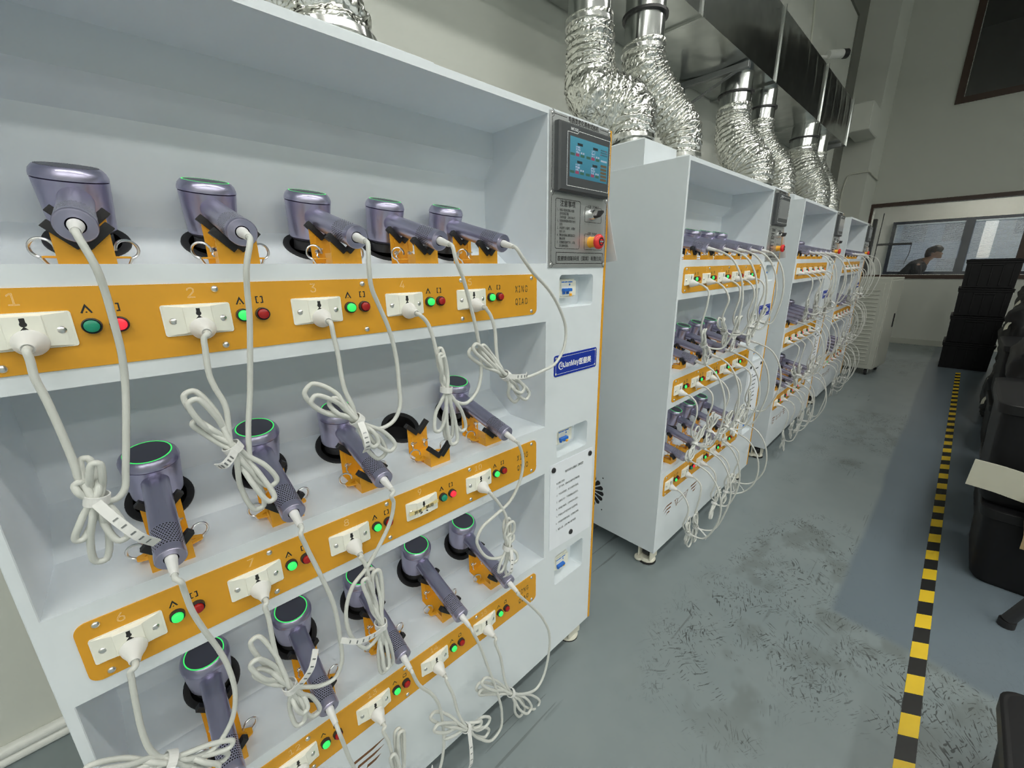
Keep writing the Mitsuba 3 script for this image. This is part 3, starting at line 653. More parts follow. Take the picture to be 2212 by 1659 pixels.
B_CRADLE = shape(cr, 'm_cradle')
def vpad(y, z):
    ms = []
    for s in (-1, 1):
        m = cb(-.0205, .0205, -.0065, .0065, -.0088, .003, .0006); m.apply_transform(rot((0, 1, 0), -s * math.radians(45))); m.apply_translation((s * .0148, y, z + .0148)); ms.append(m)
    return join(*ms)
B_PADR, B_PADF = shape(vpad(.1255, .0535), 'm_rubber'), shape(vpad(.0180, .0240), 'm_rubber')
hk = [np.array([math.cos(a) * .0130, 0, math.sin(a) * .0130]) for a in np.linspace(math.radians(-75), math.radians(190), 26)]
hook = tube(np.array([(hk[0] + (-.006, 0, -.012))] + hk), .0020, 8)
B_HOOK = shape(hook, 'm_chrome', 40)
wing = join(lathe([(0, 0), (.0062, 0), (.0055, .004), (.0032, .0065), (0, .0065)], 16, frame_to((0, -1, 0), (0, 0, 0))), tube([(-.003, -.008, -.001), (-.006, -.011, -.008), (-.003, -.013, -.013)], .0017, 6), tube([(.003, -.008, .001), (.007, -.011, .006)], .0019, 6))
B_WING = shape(wing, 'm_chrome', 40)
EMPTY_SPOT = (1, 3)
for r, s in enumerate(SHELF):
    for i, x in enumerate(DCX):
        P_ = M(t=(x, 0, s))
        cpart(('cradle', r, i), B_CRADLE, P_, 'orange sheet-metal cradle' if (r, i) == (0, 0) else None)
        cpart(('cradle', r, i, 'pad'), B_PADR, P_); cpart(('cradle', r, i, 'pad'), B_PADF, P_)
        for sg in (-1, 1):
            cpart(('cradle', r, i, 'hook'), B_HOOK, M(t=(x, 0, s)) @ (M(t=(sg * .043, .066, .022)) @ rot((0, 0, 1), math.radians(90 - sg * 75))), None, True)
            cpart(('cradle', r, i, 'wing_bolt'), B_WING, M(t=(x + sg * .017, .124, s + .026)), None, True)
# orange socket panels, marks and screws
SYM_A = unary_union([LineString([(-.0068, -.006), (0, .0075), (.0068, -.006)]).buffer(.0013, cap_style=2, join_style=2), Point(0, -.0045).buffer(.0012)])
SYM_B = unary_union([LineString([(-.0020, .0065), (-.0062, .0065), (-.0062, -.0065), (-.0020, -.0065)]).buffer(.0011, cap_style=2, join_style=2), LineString([(.0020, .0065), (.0062, .0065), (.0062, -.0065), (.0020, -.0065)]).buffer(.0011, cap_style=2, join_style=2)])
SYM_A2 = unary_union([LineString([(-.0068, -.004), (0, .0065), (.0068, -.004)]).buffer(.0010, cap_style=2, join_style=2)])
SYM_B2 = unary_union([LineString([(-.005, .006), (.0058, .006), (.0058, -.006), (-.0058, -.006), (-.0058, .003)]).buffer(.0009, cap_style=2, join_style=2)])
GX, RX, BZ = .10252, .13003, -.022
screw = join(lathe([(0, .0032), (.0030, .0030), (.0048, .0016), (.0053, 0)], 18, frame_to((0, -1, 0))))
cross = join(cb(-.0034, .0034, -.0036, -.0028, -.0006, .0006), cb(-.0006, .0006, -.0036, -.0028, -.0034, .0034))
B_SCREW, B_CROSS = shape(screw, 'm_chrome', 50), shape(cross, 'm_black')
plate3 = None
def socket_plate():
    lo, hi = rrect(0, PW, 0, PH, .0035), None
    base = plate(lo, -.0042, -.0020)
    top = trimesh.convex.convex_hull(np.array([(x, y, z) for x, y in ((.0015, -.0040), (.0245, -.0105), (.0615, -.0105), (PW - .0015, -.0040)) for z in ((.0015 + (.0022 if y < -.01 else 0)), (PH - .0015 - (.0022 if y < -.01 else 0)))]))
    return join(base, top)
B_PLATE = shape(socket_plate(), 'm_cream')
B_INSERT = shape(cb(.0252, .0608, -.0122, -.009, .0040, PH - .0036, .0008), 'm_cream')
hole = unary_union([Point(.0436, PH - .0138).buffer(.0033), sbox(.0412, PH - .0135, .0460, PH - .0062), Polygon([(.0392, PH - .0218), (.0480, PH - .0218), (.0436, PH - .0165)])])
holes_low = unary_union([Polygon([(.0325, .010), (.0385, .0125), (.0375, .0155), (.0325, .0135)]), Polygon([(.0535, .010), (.0475, .0125), (.0485, .0155), (.0535, .0135)])])
B_HOLE, B_HOLE2 = shape(plate(hole, -.01245, -.0121), 'm_ink'), shape(plate(unary_union([hole, holes_low]), -.01245, -.0121), 'm_ink')
B_SCREW2 = shape(moved(screw, M(np.diag([1.05, 1, 1.05]))), 'm_chrome', 50)
bz = lathe([(0, .0070), (.0082, .0070), (.0092, .0080), (.0102, .0076), (.0106, 0)], 28, frame_to((0, -1, 0)))
lens = lathe([(0, .0135), (.0058, .0133), (.0078, .0118), (.0082, .0066)], 28, frame_to((0, -1, 0)))
B_BEZEL = shape(bz, 'm_black', 40)
B_LENS = {'g0': shape(lens, 'm_green_off', 40), 'r0': shape(lens, 'm_red_off', 40), 'g1': shape(lens, 'm_green_lit', 40, emitter=E_GREEN), 'r1': shape(lens, 'm_red_lit', 40, emitter=E_RED)}
PAN_T, PAN_B, PAN_L, PAN_R = .0302, -.0770, .0375, 1.0225
def num_poly(n):
    return text_poly(str(n), .0152)
B_PANEL = shape(plate(rrect(PAN_L, PAN_R, PAN_B, PAN_T, .016, 10), -.0022, .0006), 'm_orange')
for r, z in enumerate(ROWZ):
    P_ = M(t=(0, 0, z))
    cpart(('socket_panel', r, 0), B_PANEL, P_, 'orange socket panel' if r == 0 else None)
    sa, sb = (SYM_A, SYM_B) if r < 2 else (SYM_A2, SYM_B2)
    ink = [('start_symbol' if s_ is sa else 'stop_symbol', affinity.translate(affinity.scale(s_, .74, .74, origin=(0, 0)), PX0 + PDX * i + dx, dz)) for i in range(5) for s_, dx, dz in ((sa, GX - .0015, -.0002), (sb, RX - .001, .0012))]
    word = [put_text('X I N G', .9635, -.0148, .0168, width=.0445, center=True), put_text('Q I A O', .9635, -.0470, .0164, width=.0445, center=True)]
    word = [w.difference(unary_union([sbox(.9, q, 1.1, q + .0013) for q in (-.0070, -.0395)])) for w in word]
    for nm_, q_ in ink: cpart(('socket_panel', r, 0, nm_), shape(plate(q_, -.0026, -.0020), 'm_ink'), P_)
    for q_ in word: cpart(('socket_panel', r, 0, 'lettering'), shape(plate(q_, -.0026, -.0020), 'm_ink'), P_)
    nums = [affinity.translate(num_poly(5 * r + i + 1), PX0 + PDX * i + .0335 - (.004 if 5 * r + i > 8 else 0), .0090) for i in range(5)]
    for n_ in nums: cpart(('socket_panel', r, 0, 'engraved_number'), shape(plate(n_.difference(n_.buffer(-.0007)) if r < 2 else n_.buffer(-.0002), -.0024, -.0020), 'm_engrave'), P_)
    for x in (.0620, .2960, .5330, .7680, 1.0010):
        for zz in (.0210, -.0670):
            cpart(('socket_panel', r, 0, 'screw'), B_SCREW, P_ @ M(t=(x, -.0022, zz)), None, True)
    for i in range(5):
        S_ = M(t=(PX0 + PDX * i, 0, z - PH))
        cpart(('socket', r, i), B_PLATE, S_, 'cream mains socket' if (r, i) == (0, 0) else None)
        cpart(('socket', r, i, 'insert'), B_INSERT, S_)
        cpart(('socket', r, i, 'pin_holes'), B_HOLE, S_, None, True)
        for x in (.0125, PW - .0125):
            cpart(('socket', r, i, 'screw'), B_SCREW2, S_ @ M(t=(x, -.0055, PH / 2 - .001)), None, True)
        for kind, dx in (('start_button', GX), ('stop_button', RX)):
            cpart((kind, r, i), B_BEZEL, M(t=(PX0 + PDX * i + dx, -.002, z + BZ)))
            cpart((kind, r, i, 'lens'), kind, M(t=(PX0 + PDX * i + dx, -.002, z + BZ)))
# breakers in their recesses
br = join(cb(0, .098, .028, .062, 0, .056, .002), cb(.030, .098, .022, .03, .006, .050, .001))
B_BRK = shape(br, 'm_cream'); B_BRKC = shape(join(cb(.030, .067, .010, .022, .020, .029, .001), cb(.034, .040, .016, .022, .012, .022), cb(.052, .058, .016, .022, .012, .022), cb(.030, .042, .0214, .0224, .046, .049), cb(.044, .056, .0214, .0224, .046, .049), cb(.060, .080, .0214, .0224, .046, .049), cb(.064, .069, .0210, .0224, .037, .042)), 'm_switch_blue')
B_BRKT = shape(cb(.066, .076, .018, .022, .005, .013, .001), 'm_yellow')
for k_, (a, b, c, d) in enumerate(RECESS):
    P_ = M(t=(a + .006, 0, c + .026))
    cpart(('circuit_breaker', k_, 0), B_BRK, P_, 'white circuit breaker' if k_ == 0 else None); cpart(('circuit_breaker', k_, 0, 'toggle'), B_BRKC, P_); cpart(('circuit_breaker', k_, 0, 'test_button'), B_BRKT, P_, None, True)
# control panel
cpart('control_panel', shape(plate(rrect(1.0675, 1.3335, 1.4985, 1.8835, .001), -.0030, .0006), 'm_steel'), None, 'brushed silver control panel')
lines = [LineString([(1.0775, 1.870), (1.0775, 1.705)]), LineString([(1.0775, 1.682), (1.0775, 1.517)]), LineString([(1.3300, 1.870), (1.3300, 1.705)]), LineString([(1.3300, 1.682), (1.3300, 1.517)]),
         LineString([(1.0875, 1.8785), (1.135, 1.8785)]), LineString([(1.282, 1.8785), (1.320, 1.8785)]), LineString([(1.0875, 1.5075), (1.098, 1.5075)])]
rr_ = lambda a, b, c, d, r: rrect(a, b, c, d, r).exterior
inkp = [l.buffer(.0006) for l in lines] + [rr_(1.0945, 1.2025, 1.5505, 1.6800, .006).buffer(.0007), rr_(1.225, 1.306, 1.6275, 1.6690, .004).buffer(.0006), rr_(1.226, 1.315, 1.5497, 1.5945, .004).buffer(.0006), rr_(1.0995, 1.3210, 1.5095, 1.5400, .001).buffer(.0009)]
for s_, dx in ((1.0775, 1), (1.3300, -1)):
    for zz in (1.8785, 1.6935, 1.5075): inkp.append(Point(s_, zz).buffer(.0085).exterior.intersection(sbox(min(s_, s_ + dx * .02), 1.4, max(s_, s_ + dx * .02), 1.9)).buffer(.0005))
try:
    inkp.append(put_text('电器类老化寿命试验机', 1.209, 1.8715, .0135, True, 1, width=.132, center=True))
    inkp.append(put_text('注意事项', 1.1465, 1.6625, .0165, True, 1, width=.066, center=True))
    notes = ['1、设备开机前请确认电源', '是否连接正确', '（本机电源：220V 50HZ）', '2、设备内部线路参数不要去', '更改', '3、本机需专人操作，并做好', '保养工作', '4、测试前请确认测试程式及', '测试参数', '5、定期做好维修工作，以免', '发生触电危险。']
    for i, tx in enumerate(notes): inkp.append(put_text(tx, 1.102 if tx[1:2] == '、' else 1.112, 1.6495 - .0094 * i, .0073, True, squeeze=.80))
    for tx, x, z, w in (('电源（POWER）', 1.2655, 1.6665, .052), ('急停（STOP）', 1.264, 1.5915, .046)):
        p_ = put_text(tx, x, z, .009, True, width=w, center=True); inkp = [q.difference(p_.envelope) if q.intersects(p_.envelope) else q for q in inkp]; inkp.append(p_)
    inkp.append(put_text('医健美创新科技（深圳）有限公司', 1.2105, 1.5185, .0135, True, 1, width=.208, center=True))
except Exception as e: print('text', e)
cpart('control_panel__printing', shape(plate(unary_union(inkp), -.0034, -.0028), 'm_ink'), None, 'black printed frames and Chinese lettering')
for x in (1.0775, 1.3300):
    for zz in (1.8785, 1.6935, 1.5075): cpart('control_panel__screw', B_SCREW, M(np.diag([.8, .8, .8]), (x, -.003, zz)), None, True)
bezel = trimesh.convex.convex_hull(np.array([(x + sx * o, y, z + sz * o) for y, o in ((-.003, 0.0), (-.017, .0), (-.022, .005)) for x, sx in ((1.0870, 1), (1.3145, -1)) for z, sz in ((1.6965, 1), (1.8625, -1))]))
cpart('control_panel__display', shape(bezel, 'm_bezel'), None, 'dark touch display')
fr = unary_union([LineString([(1.117, 1.7115), (1.117, 1.8405), (1.158, 1.8405), (1.1645, 1.8475), (1.3075, 1.8475), (1.3075, 1.7115), (1.117, 1.7115)]).buffer(.0006)] + [put_text('MCGS', 1.145, 1.8455, .0065, bold=1, width=.030, center=True)])
cpart('display_printing', shape(plate(fr, -.0224, -.0218), 'm_pale_ink'))
SCR = (1.1275, 1.3000, 1.7345, 1.8320)
sm = trimesh.Trimesh([(SCR[0], -.0222, SCR[2]), (SCR[1], -.0222, SCR[2]), (SCR[1], -.0222, SCR[3]), (SCR[0], -.0222, SCR[3])], [(0, 1, 2), (0, 2, 3)], process=False)
B_SCR_ON = shape(sm, 'm_screen', uv=np.array([(0, 0), (1, 0), (1, 1), (0, 1.0)]), emitter=E_SCREEN)
B_SCR_OFF = shape(sm, 'm_screen_off')
cpart('screen', 'screen', None)
KP = M(t=(1.2550, -.003, 1.6480))
cpart('power_switch', shape(lathe([(0, .018), (.0125, .018), (.0145, .014), (.0150, 0)], 32, frame_to((0, -1, 0)) ), 'm_chrome', 40), KP, 'chrome key switch with black lever')
lev = trimesh.convex.convex_hull(np.array([(x, y, z) for y, w, l in ((-.017, .0046, .013), (-.038, .0028, .0125)) for x in (-l, l) for z in (-w, w)])); lev.apply_transform(rot((0, 1, 0), math.radians(-38)))
cpart('power_switch__lever', shape(lev, 'm_black'), KP)
SP = M(t=(1.2560, -.003, 1.5715))
cpart('stop_knob', shape(lathe([(0, .022), (.0150, .022), (.0150, .003), (.0165, .0)], 32, frame_to((0, -1, 0))), 'm_yellow', 40), SP, 'yellow collar of the emergency stop')
cpart('stop_knob__mushroom', shape(lathe([(0, .0405), (.0120, .0400), (.0185, .0375), (.0215, .0330), (.0205, .0260), (.0150, .0220), (0, .0220)], 36, frame_to((0, -1, 0))), 'm_red_mush', 40), SP, 'red mushroom button')
stp = unary_union([Point(0, 0).buffer(.0115).difference(Point(0, 0).buffer(.0085)), sbox(-.0092, -.0030, .0092, .0030)])
cpart('stop_knob__legend', shape(plate(stp, -.0412, -.0398), 'm_ink'), SP, None, True)
cpart('stop_knob__lettering', shape(plate(put_text('STOP', 0, -.0019, .0038, bold=1, width=.015, center=True), -.0416, -.0411), 'm_pale_ink'), SP, None, True)
# blue label
lab = rrect(1.1005, 1.3140, 1.1750, 1.2415, .008)
cpart('nameplate', shape(plate(lab, -.0022, .0005), 'm_blue'), None, 'blue nameplate')
lg = [Point(1.132, 1.2075).buffer(.0125).difference(Point(1.1335, 1.2075).buffer(.0098)).difference(sbox(1.1375, 1.2065, 1.16, 1.23)), sbox(1.1285, 1.2085, 1.1445, 1.2108), sbox(1.1285, 1.2040, 1.1445, 1.2063), sbox(1.1415, 1.2040, 1.1445, 1.2150), sbox(1.1285, 1.2130, 1.1440, 1.2150),
      put_text('JanMay', 1.1445, 1.2000, .0165, bold=2, width=.075), rr_(1.1075, 1.3070, 1.1825, 1.2345, .004).buffer(.0005)]
try: lg.append(put_text('医健美', 1.2215, 1.1985, .0205, True, 2, width=.062))
except Exception as e: print('text', e)
cpart('nameplate__lettering', shape(plate(unary_union(lg), -.0026, -.0020), 'm_pale_ink'), None, 'white logo and lettering')
for x in (1.1085, 1.3060):
    for z in (1.1835, 1.2335): cpart('nameplate__screw', B_SCREW, M(np.diag([.75, .75, .75]), (x, -.0022, z)), None, True)
# notice with magnets
cpart('notice', shape(plate(Polygon([(1.0885, .5560), (1.2000, .549), (1.3190, .5440), (1.3175, .8765), (1.0895, .8800)]), -.0016, -.0008), 'm_paper'), None, 'printed paper notice')
try:
    nt = ['安全警示须知：', '1、先开排风，调排风边框避免异物堵塞。', '2、产品夹紧固定，风口对准排风管道。', '3、设备运行时，严禁触碰高温出风口。', '4、电线插头破损，立即停机停止使用。', '5、严禁私自调节老化时间与温度参数。', '6、严禁超负荷使用设备，定期检查线路。', '7、离岗下班，必须切断设备总电源。']
    ni = [put_text('电吹风老化试验机（测试室）', 1.214, .8305, .0090, True, 1, width=.098, center=True)]
    zz = .800
    for i, tx in enumerate(nt): ni.append(put_text(tx, 1.1225 if i else 1.1210, zz, .0078, True, squeeze=.82)); zz -= .016 if i == 0 else .0275
    cpart('notice__lettering', shape(plate(unary_union(ni), -.0019, -.0015), 'm_ink'), None, 'small black Chinese print')
except Exception as e: print('text', e)
B_MAG = shape(lathe([(0, .004), (.0085, .004), (.0095, .002), (.0095, 0)], 24, frame_to((0, -1, 0))), 'm_black', 40)
for x, z in ((1.1048, .8600), (1.3003, .8570), (1.2030, .5800)): cpart('notice__magnet', B_MAG, M(t=(x, -.0014, z)))
# slots cut in the foot panel
sl = []
for x0 in (.372, .062):
    for k_, (dx, L) in enumerate(((0, .092), (.012, .073), (.034, .040))):
        z = .334 - .021 * k_ - .012; x = x0 + dx
        sl.append(Polygon([(x, z), (x + L * .62, z + .001), (x + L, z + .010), (x + L * .60, z + .0085), (x + .004, z + .0085)]) if x0 > .2 else Polygon([(x + L, z), (x + L * .38, z + .001), (x, z - .009), (x + L * .4, z + .0085), (x + L - .004, z + .0085)]))
wing_ = [affinity.translate(affinity.rotate(rr_(-.045, .045, -.012, .012, .006), 4), .265, .305).buffer(.0011), LineString([(.185, .322), (.215, .322), (.224, .306), (.214, .285)]).buffer(.0012), LineString([(.345, .322), (.315, .322), (.306, .306), (.316, .285)]).buffer(.0012)]
for i in range(6): wing_.append(LineString([(.186 + .004 * i, .318 - .007 * i), (.198 + .004 * i, .318 - .007 * i)]).buffer(.0014)); wing_.append(LineString([(.344 - .004 * i, .318 - .007 * i), (.332 - .004 * i, .318 - .007 * i)]).buffer(.0014))
for s_ in sl: cpart('foot_slot', shape(plate(s_, -.0004, .0004), 'm_slot'))
cpart('foot_emblem', shape(plate(unary_union(wing_), -.0004, .0004), 'm_slot'), None, 'brown cut-out emblem')
# vents in the side: a flower of drop-shaped holes
VY, VZ = .40, .305
pet = []
for i in range(16):
    a = 2 * math.pi * i / 16
    dp = unary_union([Point(.082, 0).buffer(.0125), Polygon([(.030, -.0022), (.082, -.0125), (.082, .0125), (.030, .0022)])])
    pet.append(affinity.translate(affinity.rotate(dp, math.degrees(a), origin=(0, 0)), VY, VZ))
for q in pet + [Point(VY + sx * .086, VZ + sz * .096).buffer(.004) for sx in (-1, 1) for sz in (-1, 1)]:
    cpart('side_vent', shape(plate_yz(q, -.0006, .0006), 'm_black'))
# levelling casters
cst = lathe([(0, .03), (.034, .03), (.040, .025), (.043, .016), (.041, .0115), (.036, .011), (0, .011)], 32)
for i, (x, y) in enumerate(((.058, .06), (CW - .058, .06), (.058, CD - .06), (CW - .058, CD - .06))):
    P_ = M(t=(x, y, 0)); sgn = -1 if x < .5 else 1
    cpart(('caster', i, 0), shape(join(cst, cb(-.036, .036, -.036, -.028, .028, .10, .003), cb(-.036, .036, .028, .036, .028, .10, .003), cb(-.040, .040, -.038, .038, .092, .0995, .002), moved(lathe([(0, .008), (.020, .008), (.024, .014), (.022, .024), (0, .026)], 20), M(t=(-.030, .030, .0)))), 'm_caster', 35), P_, 'cream levelling caster' if i == 0 else None)
    cpart(('caster', i, 0, 'pad'), shape(lathe([(0, 0), (.043, 0), (.045, .004), (.043, .011), (0, .011)], 32), 'm_rubber', 35), P_)
    cpart(('caster', i, 0, 'wheel'), shape(moved(lathe([(0, -.018), (.022, -.018), (.025, -.012), (.025, .012), (.022, .018), (0, .018)], 24), M(np.array([[1, 0, 0], [0, 0, -1], [0, 1, 0.0]]), (0, 0, .058))), 'm_black', 35), P_)
# loose paper at the right edge
ps = spline([(CW + .0045, .03, 1.735), (CW + .006, .02, 1.66), (CW + .016, .008, 1.58), (CW + .030, -.002, 1.515)], .012)
cpart('loose_paper', shape(strip(ps, .07, (.35, .95, -.06), .0006), 'm_paper'), None, 'white sheet hanging from the edge')

def hood(x0, x1, y0=.20, y1=.57, h=.113):
    pts = [(x, y, z) for z, o in ((CT, 0), (CT + h - .012, 0), (CT + h, .028)) for x in (x0 + o, x1 - o) for y in (y0 + o * .8, y1 - o * .8)]
    return trimesh.convex.convex_hull(np.array(pts))
CABS = []
def place_cabinet(n, label, mat, start, stop, screen_on, fine, hoods, caster_drop=0.0):
    t = thing('test_cabinet', label, 'test cabinet', 'white burn-in test cabinets in a row')
    used = {}
    parents = {}
    for path, ply, m, lab in CAB + (FINE if fine else []):
        mm = mat if m is None else mat @ m
        if isinstance(path, tuple):
            kind, a, b = path[:3]
            if len(path) == 3:
                parents[(kind, a, b)] = obj(kind, ply, t, mm, lab)
            else:
                if ply == 'start_button': ply = B_LENS['g1' if start(a, b) else 'g0']
                elif ply == 'stop_button': ply = B_LENS['r1' if stop(a, b) else 'r0']
                if path[3] == 'pin_holes' and n == 0 and (a, b) == EMPTY_SPOT: ply = B_HOLE2
                k = obj(path[3], ply, parents[(kind, a, b)], mm, lab)
                if path[3] == 'lens':
                    lit = start(a, b) if kind == 'start_button' else stop(a, b)
                    labels[k] = {'label': ('lit ' if lit else 'unlit ') + ('green' if kind == 'start_button' else 'red') + ' push button lens'}
        elif path == 'screen': obj('screen', B_SCR_ON if screen_on else B_SCR_OFF, parents['disp'], mm, 'lit teal screen page' if screen_on else 'blank grey screen')
        elif path == 'display_printing': obj('printing', ply, parents['disp'], mm)
        elif '__' in path:
            p, c = path.split('__'); k = obj(c, ply, parents[p], mm, lab)
            if c == 'display': parents['disp'] = k
        else: parents[path] = obj(path, ply, t, mm, lab)
    for a, b in hoods: obj('exhaust_hood', shape(hood(a, b), 'm_white'), t, mat)
    CABS.append((t, mat, parents)); return t
a_ = .0077
CM = [M(np.array([[math.cos(a_), 0, math.sin(a_)], [0, 1, 0], [-math.sin(a_), 0, math.cos(a_)]]), (0, 0, 0.0)), rot((0, 0, 1), .0080, (1.8725, -.0014, -.0008)), rot((0, 0, 1), .0141, (3.5826, .0047, -.0008)), rot((0, 0, 1), .0127, (5.38, .035, -.0008))]
G1 = lambda r, i: (r, i) not in ((0, 0), (1, 3))
place_cabinet(0, 'white test cabinet nearest the camera, with lit screen and blue nameplate in full view', CM[0], G1, lambda r, i: (r, i) in ((0, 0), (1, 3)), True, True, ((.013, .293), (.563, .863)))
place_cabinet(1, 'second white test cabinet in the row, its long blank side turned to the camera', CM[1], lambda r, i: (r, i) != (2, 1), lambda r, i: (r, i) == (2, 1), False, True, ((.013, .293), (.430, .750)))
place_cabinet(2, 'third white test cabinet in the row, every red button lit', CM[2], lambda r, i: False, lambda r, i: True, False, False, ((.03, .31), (.55, .83)))
place_cabinet(3, 'fourth white test cabinet, last in the row before the grey louvred cabinet', CM[3], lambda r, i: (r, i) == (2, 0), lambda r, i: (r, i) != (2, 0), False, False, ((-.0 + .02, .28), (.47, .75)))
# strip of masking tape with two handwritten words over the unused socket
S9 = CM[0] @ M(t=(PX0 + PDX * 3, 0, ROWZ[1] - PH))
k9 = thing('masking_tape', 'yellowed tape with handwriting stuck across the empty socket of the nearest cabinet', 'tape')
tp = Polygon([(.0035, .0175), (.030, .0160), (.060, .0205), (.0835, .0225), (.0835, .0310), (.060, .0285), (.030, .0245), (.004, .0270)])
obj('strip', shape(plate(tp, -.0133, -.0126), 'm_mask_tape'), k9, S9)
try: obj('handwriting', shape(plate(unary_union([put_text('异常', .0165, .0168, .0085, True, 1, width=.019), put_text('禁用', .0475, .0195, .0085, True, 1, width=.021)]), -.0136, -.0132), 'm_ink'), k9, S9)
except Exception as e: print('text', e)

# ---------------------------------------------------------------- hair dryers
TH = 0.251
DF = np.array([0, -math.cos(TH), -math.sin(TH)]); DU = np.array([0, -math.sin(TH), math.cos(TH)])
DP = np.array([0, .1995, .1057])                                # crossing of the axes, from the cradle's foot
HH, HB, RH, RB, RRING, RG, HL = .0460, .0494, .0453, .0395, .0352, .0204, .2463
MU, MF = frame_to(DU, DP, (1, 0, 0)), frame_to(DF, DP, (1, 0, 0))
h1, hs = HH, HH - .019                                          # top, seam of the cap
head_m = lathe([(RB - .004, -HB), (RB, -HB + .004), (RB + (RH - RB) * .35, -HB * .4), (RH - .0006, hs - .0006), (RH - .0016, hs), (RH - .02, hs)], 56)
nozzle = lathe([(RB - .004, -HB), (RB - .007, -HB - .004), (.0330, -HB - .022), (.0300, -HB - .022), (.0300, -HB)], 40)
cap_m = lathe([(RH - .012, hs), (RH - .0016, hs + .0006), (RH, hs + .0014), (RH - .0002, hs + .006), (RH - .0024, hs + .0125), (RH - .0062, hs + .0172), (RRING + .0016, h1 - .0002), (RRING + .0010, h1 - .0006), (RRING - .002, h1 - .0006)], 56)
ring_m = lathe([(RRING + .0010, h1 - .0006), (RRING + .0010, h1 + .0001), (RRING - .0011, h1 + .0001), (RRING - .0011, h1 - .0006)], 56)
lid_m = lathe([(RRING - .0010, h1 - .0006), (RRING - .0012, h1), (RRING * .6, h1 + .0006), (0, h1 + .0008)], 56)
hand_m = lathe([(RG + .0004, RH - .012), (RG + .0004, RH + .002), (RG, RH + .006), (RG - .0006, .120), (RG - .0003, HL - .0655), (RG - .0003, HL - .065), (RG - .004, HL - .065)], 48)
GL = .048
ga = np.arange(49) / 48 * 2 * np.pi
gp = [(RG - .0003, HL - .065), (RG, HL - .064), (RG, HL - .016)]
gv = np.array([(r * math.cos(a), r * math.sin(a), h) for r, h in gp for a in ga]); guv = np.array([(a / (2 * np.pi) * 30, (h - HL + .065) / (GL + .001) * 11.0) for r, h in gp for a in ga])
gf = [(i * 49 + j, i * 49 + j + 1, (i + 1) * 49 + j + 1) for i in range(2) for j in range(48)] + [(i * 49 + j, (i + 1) * 49 + j + 1, (i + 1) * 49 + j) for i in range(2) for j in range(48)]
grip_m = trimesh.Trimesh(gv, np.array(gf), process=False)
endc_m = lathe([(RG - .0002, HL - .0162), (RG + .0004, HL - .015), (RG + .0004, HL - .002), (RG - .0008, HL), (RG - .0026, HL - .0006), (.0098, HL - .0006), (.0098, HL - .003)], 48)
coll_m = lathe([(.0082, HL - .003), (.0082, HL + .002), (.0076, HL + .006), (.0062, HL + .022), (.0055, HL + .034), (.0045, HL + .0345)], 28)
D_ = {k_: shape(moved(m, mt), bs, sm_, **kw) for k_, (m, mt, bs, sm_, kw) in dict(
    housing=(head_m, MU, 'm_lilac', 38, {}), nozzle=(nozzle, MU, 'm_black', 38, {}), top_cap=(cap_m, MU, 'm_lilac', 50, {}), lid=(lid_m, MU, 'm_lid', 40, {}), handle=(hand_m, MF, 'm_lilac', 38, {}),
    grip=(grip_m, MF, 'm_grip', True, dict(uv=guv)), end_cap=(endc_m, MF, 'm_lilac', 38, {}), cord_sleeve=(coll_m, MF, 'm_plug', 38, {})).items()}
D_RING_ON, D_RING_OFF = shape(moved(ring_m, MU), 'm_ring', 30, emitter=E_RING), shape(moved(ring_m, MU), 'm_lid', 30)
SLEEVE_TIP = DP + DF * (HL + .033)
plug_m = lathe([(0, 0), (.0158, 0), (.0168, .002), (.0166, .005), (.0145, .0115), (.0108, .019), (.0082, .026), (.0070, .0325), (.0060, .0335), (.0058, .031), (0, .031)], 32)
PLUG_C = np.array([.0450, -.0118, .0098])                       # in the socket's axes
PLUG_D = np.array([0.0, -1, -.12]); PLUG_D /= np.linalg.norm(PLUG_D)
D_PLUG = shape(moved(plug_m, frame_to(PLUG_D, PLUG_C)), 'm_plug', 40)
PLUG_TIP = PLUG_C + PLUG_D * .031
def cord_mesh(start, a, tie, b, lobes, end, rs, sides=9, r=.0042, step=.006):
    """cord from the dryer to the bundle, round its loops, and on to the plug"""
    tie = np.array(tie, float)
    pts = [start - DF * .004, start, start + DF * .010] + [np.array(q, float) for q in a]
    last = tie + (0, -.006, 0)
    pts.append(last)
    for i, (x, y, z, w) in enumerate(lobes):
        ap = np.array([x, y, z]); d = ap - tie; L = np.linalg.norm(d); u = d / L
        s = np.array([-u[2], 0, u[0]]) * (1 if i % 2 else -1)
        n1 = tie + u * .25 * L + s * .005 + (0, (i % 3 - 1) * .006, 0)
        dy = np.array([0, rs.uniform(-.006, .006), 0])
        pts += [n1, tie + u * .60 * L + s * w + dy, ap - u * w * .15 + s * w * .55, ap + u * .0, ap - u * w * .15 - s * w * .55, tie + u * .60 * L - s * w - dy, tie + u * .25 * L - s * .005 + (0, (i % 3 - 1) * .006, 0)]
        pts.append(tie + np.array([rs.uniform(-.004, .004), rs.uniform(-.007, .007), rs.uniform(-.004, .004)]))
    pts += [np.array(q, float) for q in b] + [end + PLUG_D * .012, end, end - PLUG_D * .004]
    return tube(spline(pts, step), r, sides)
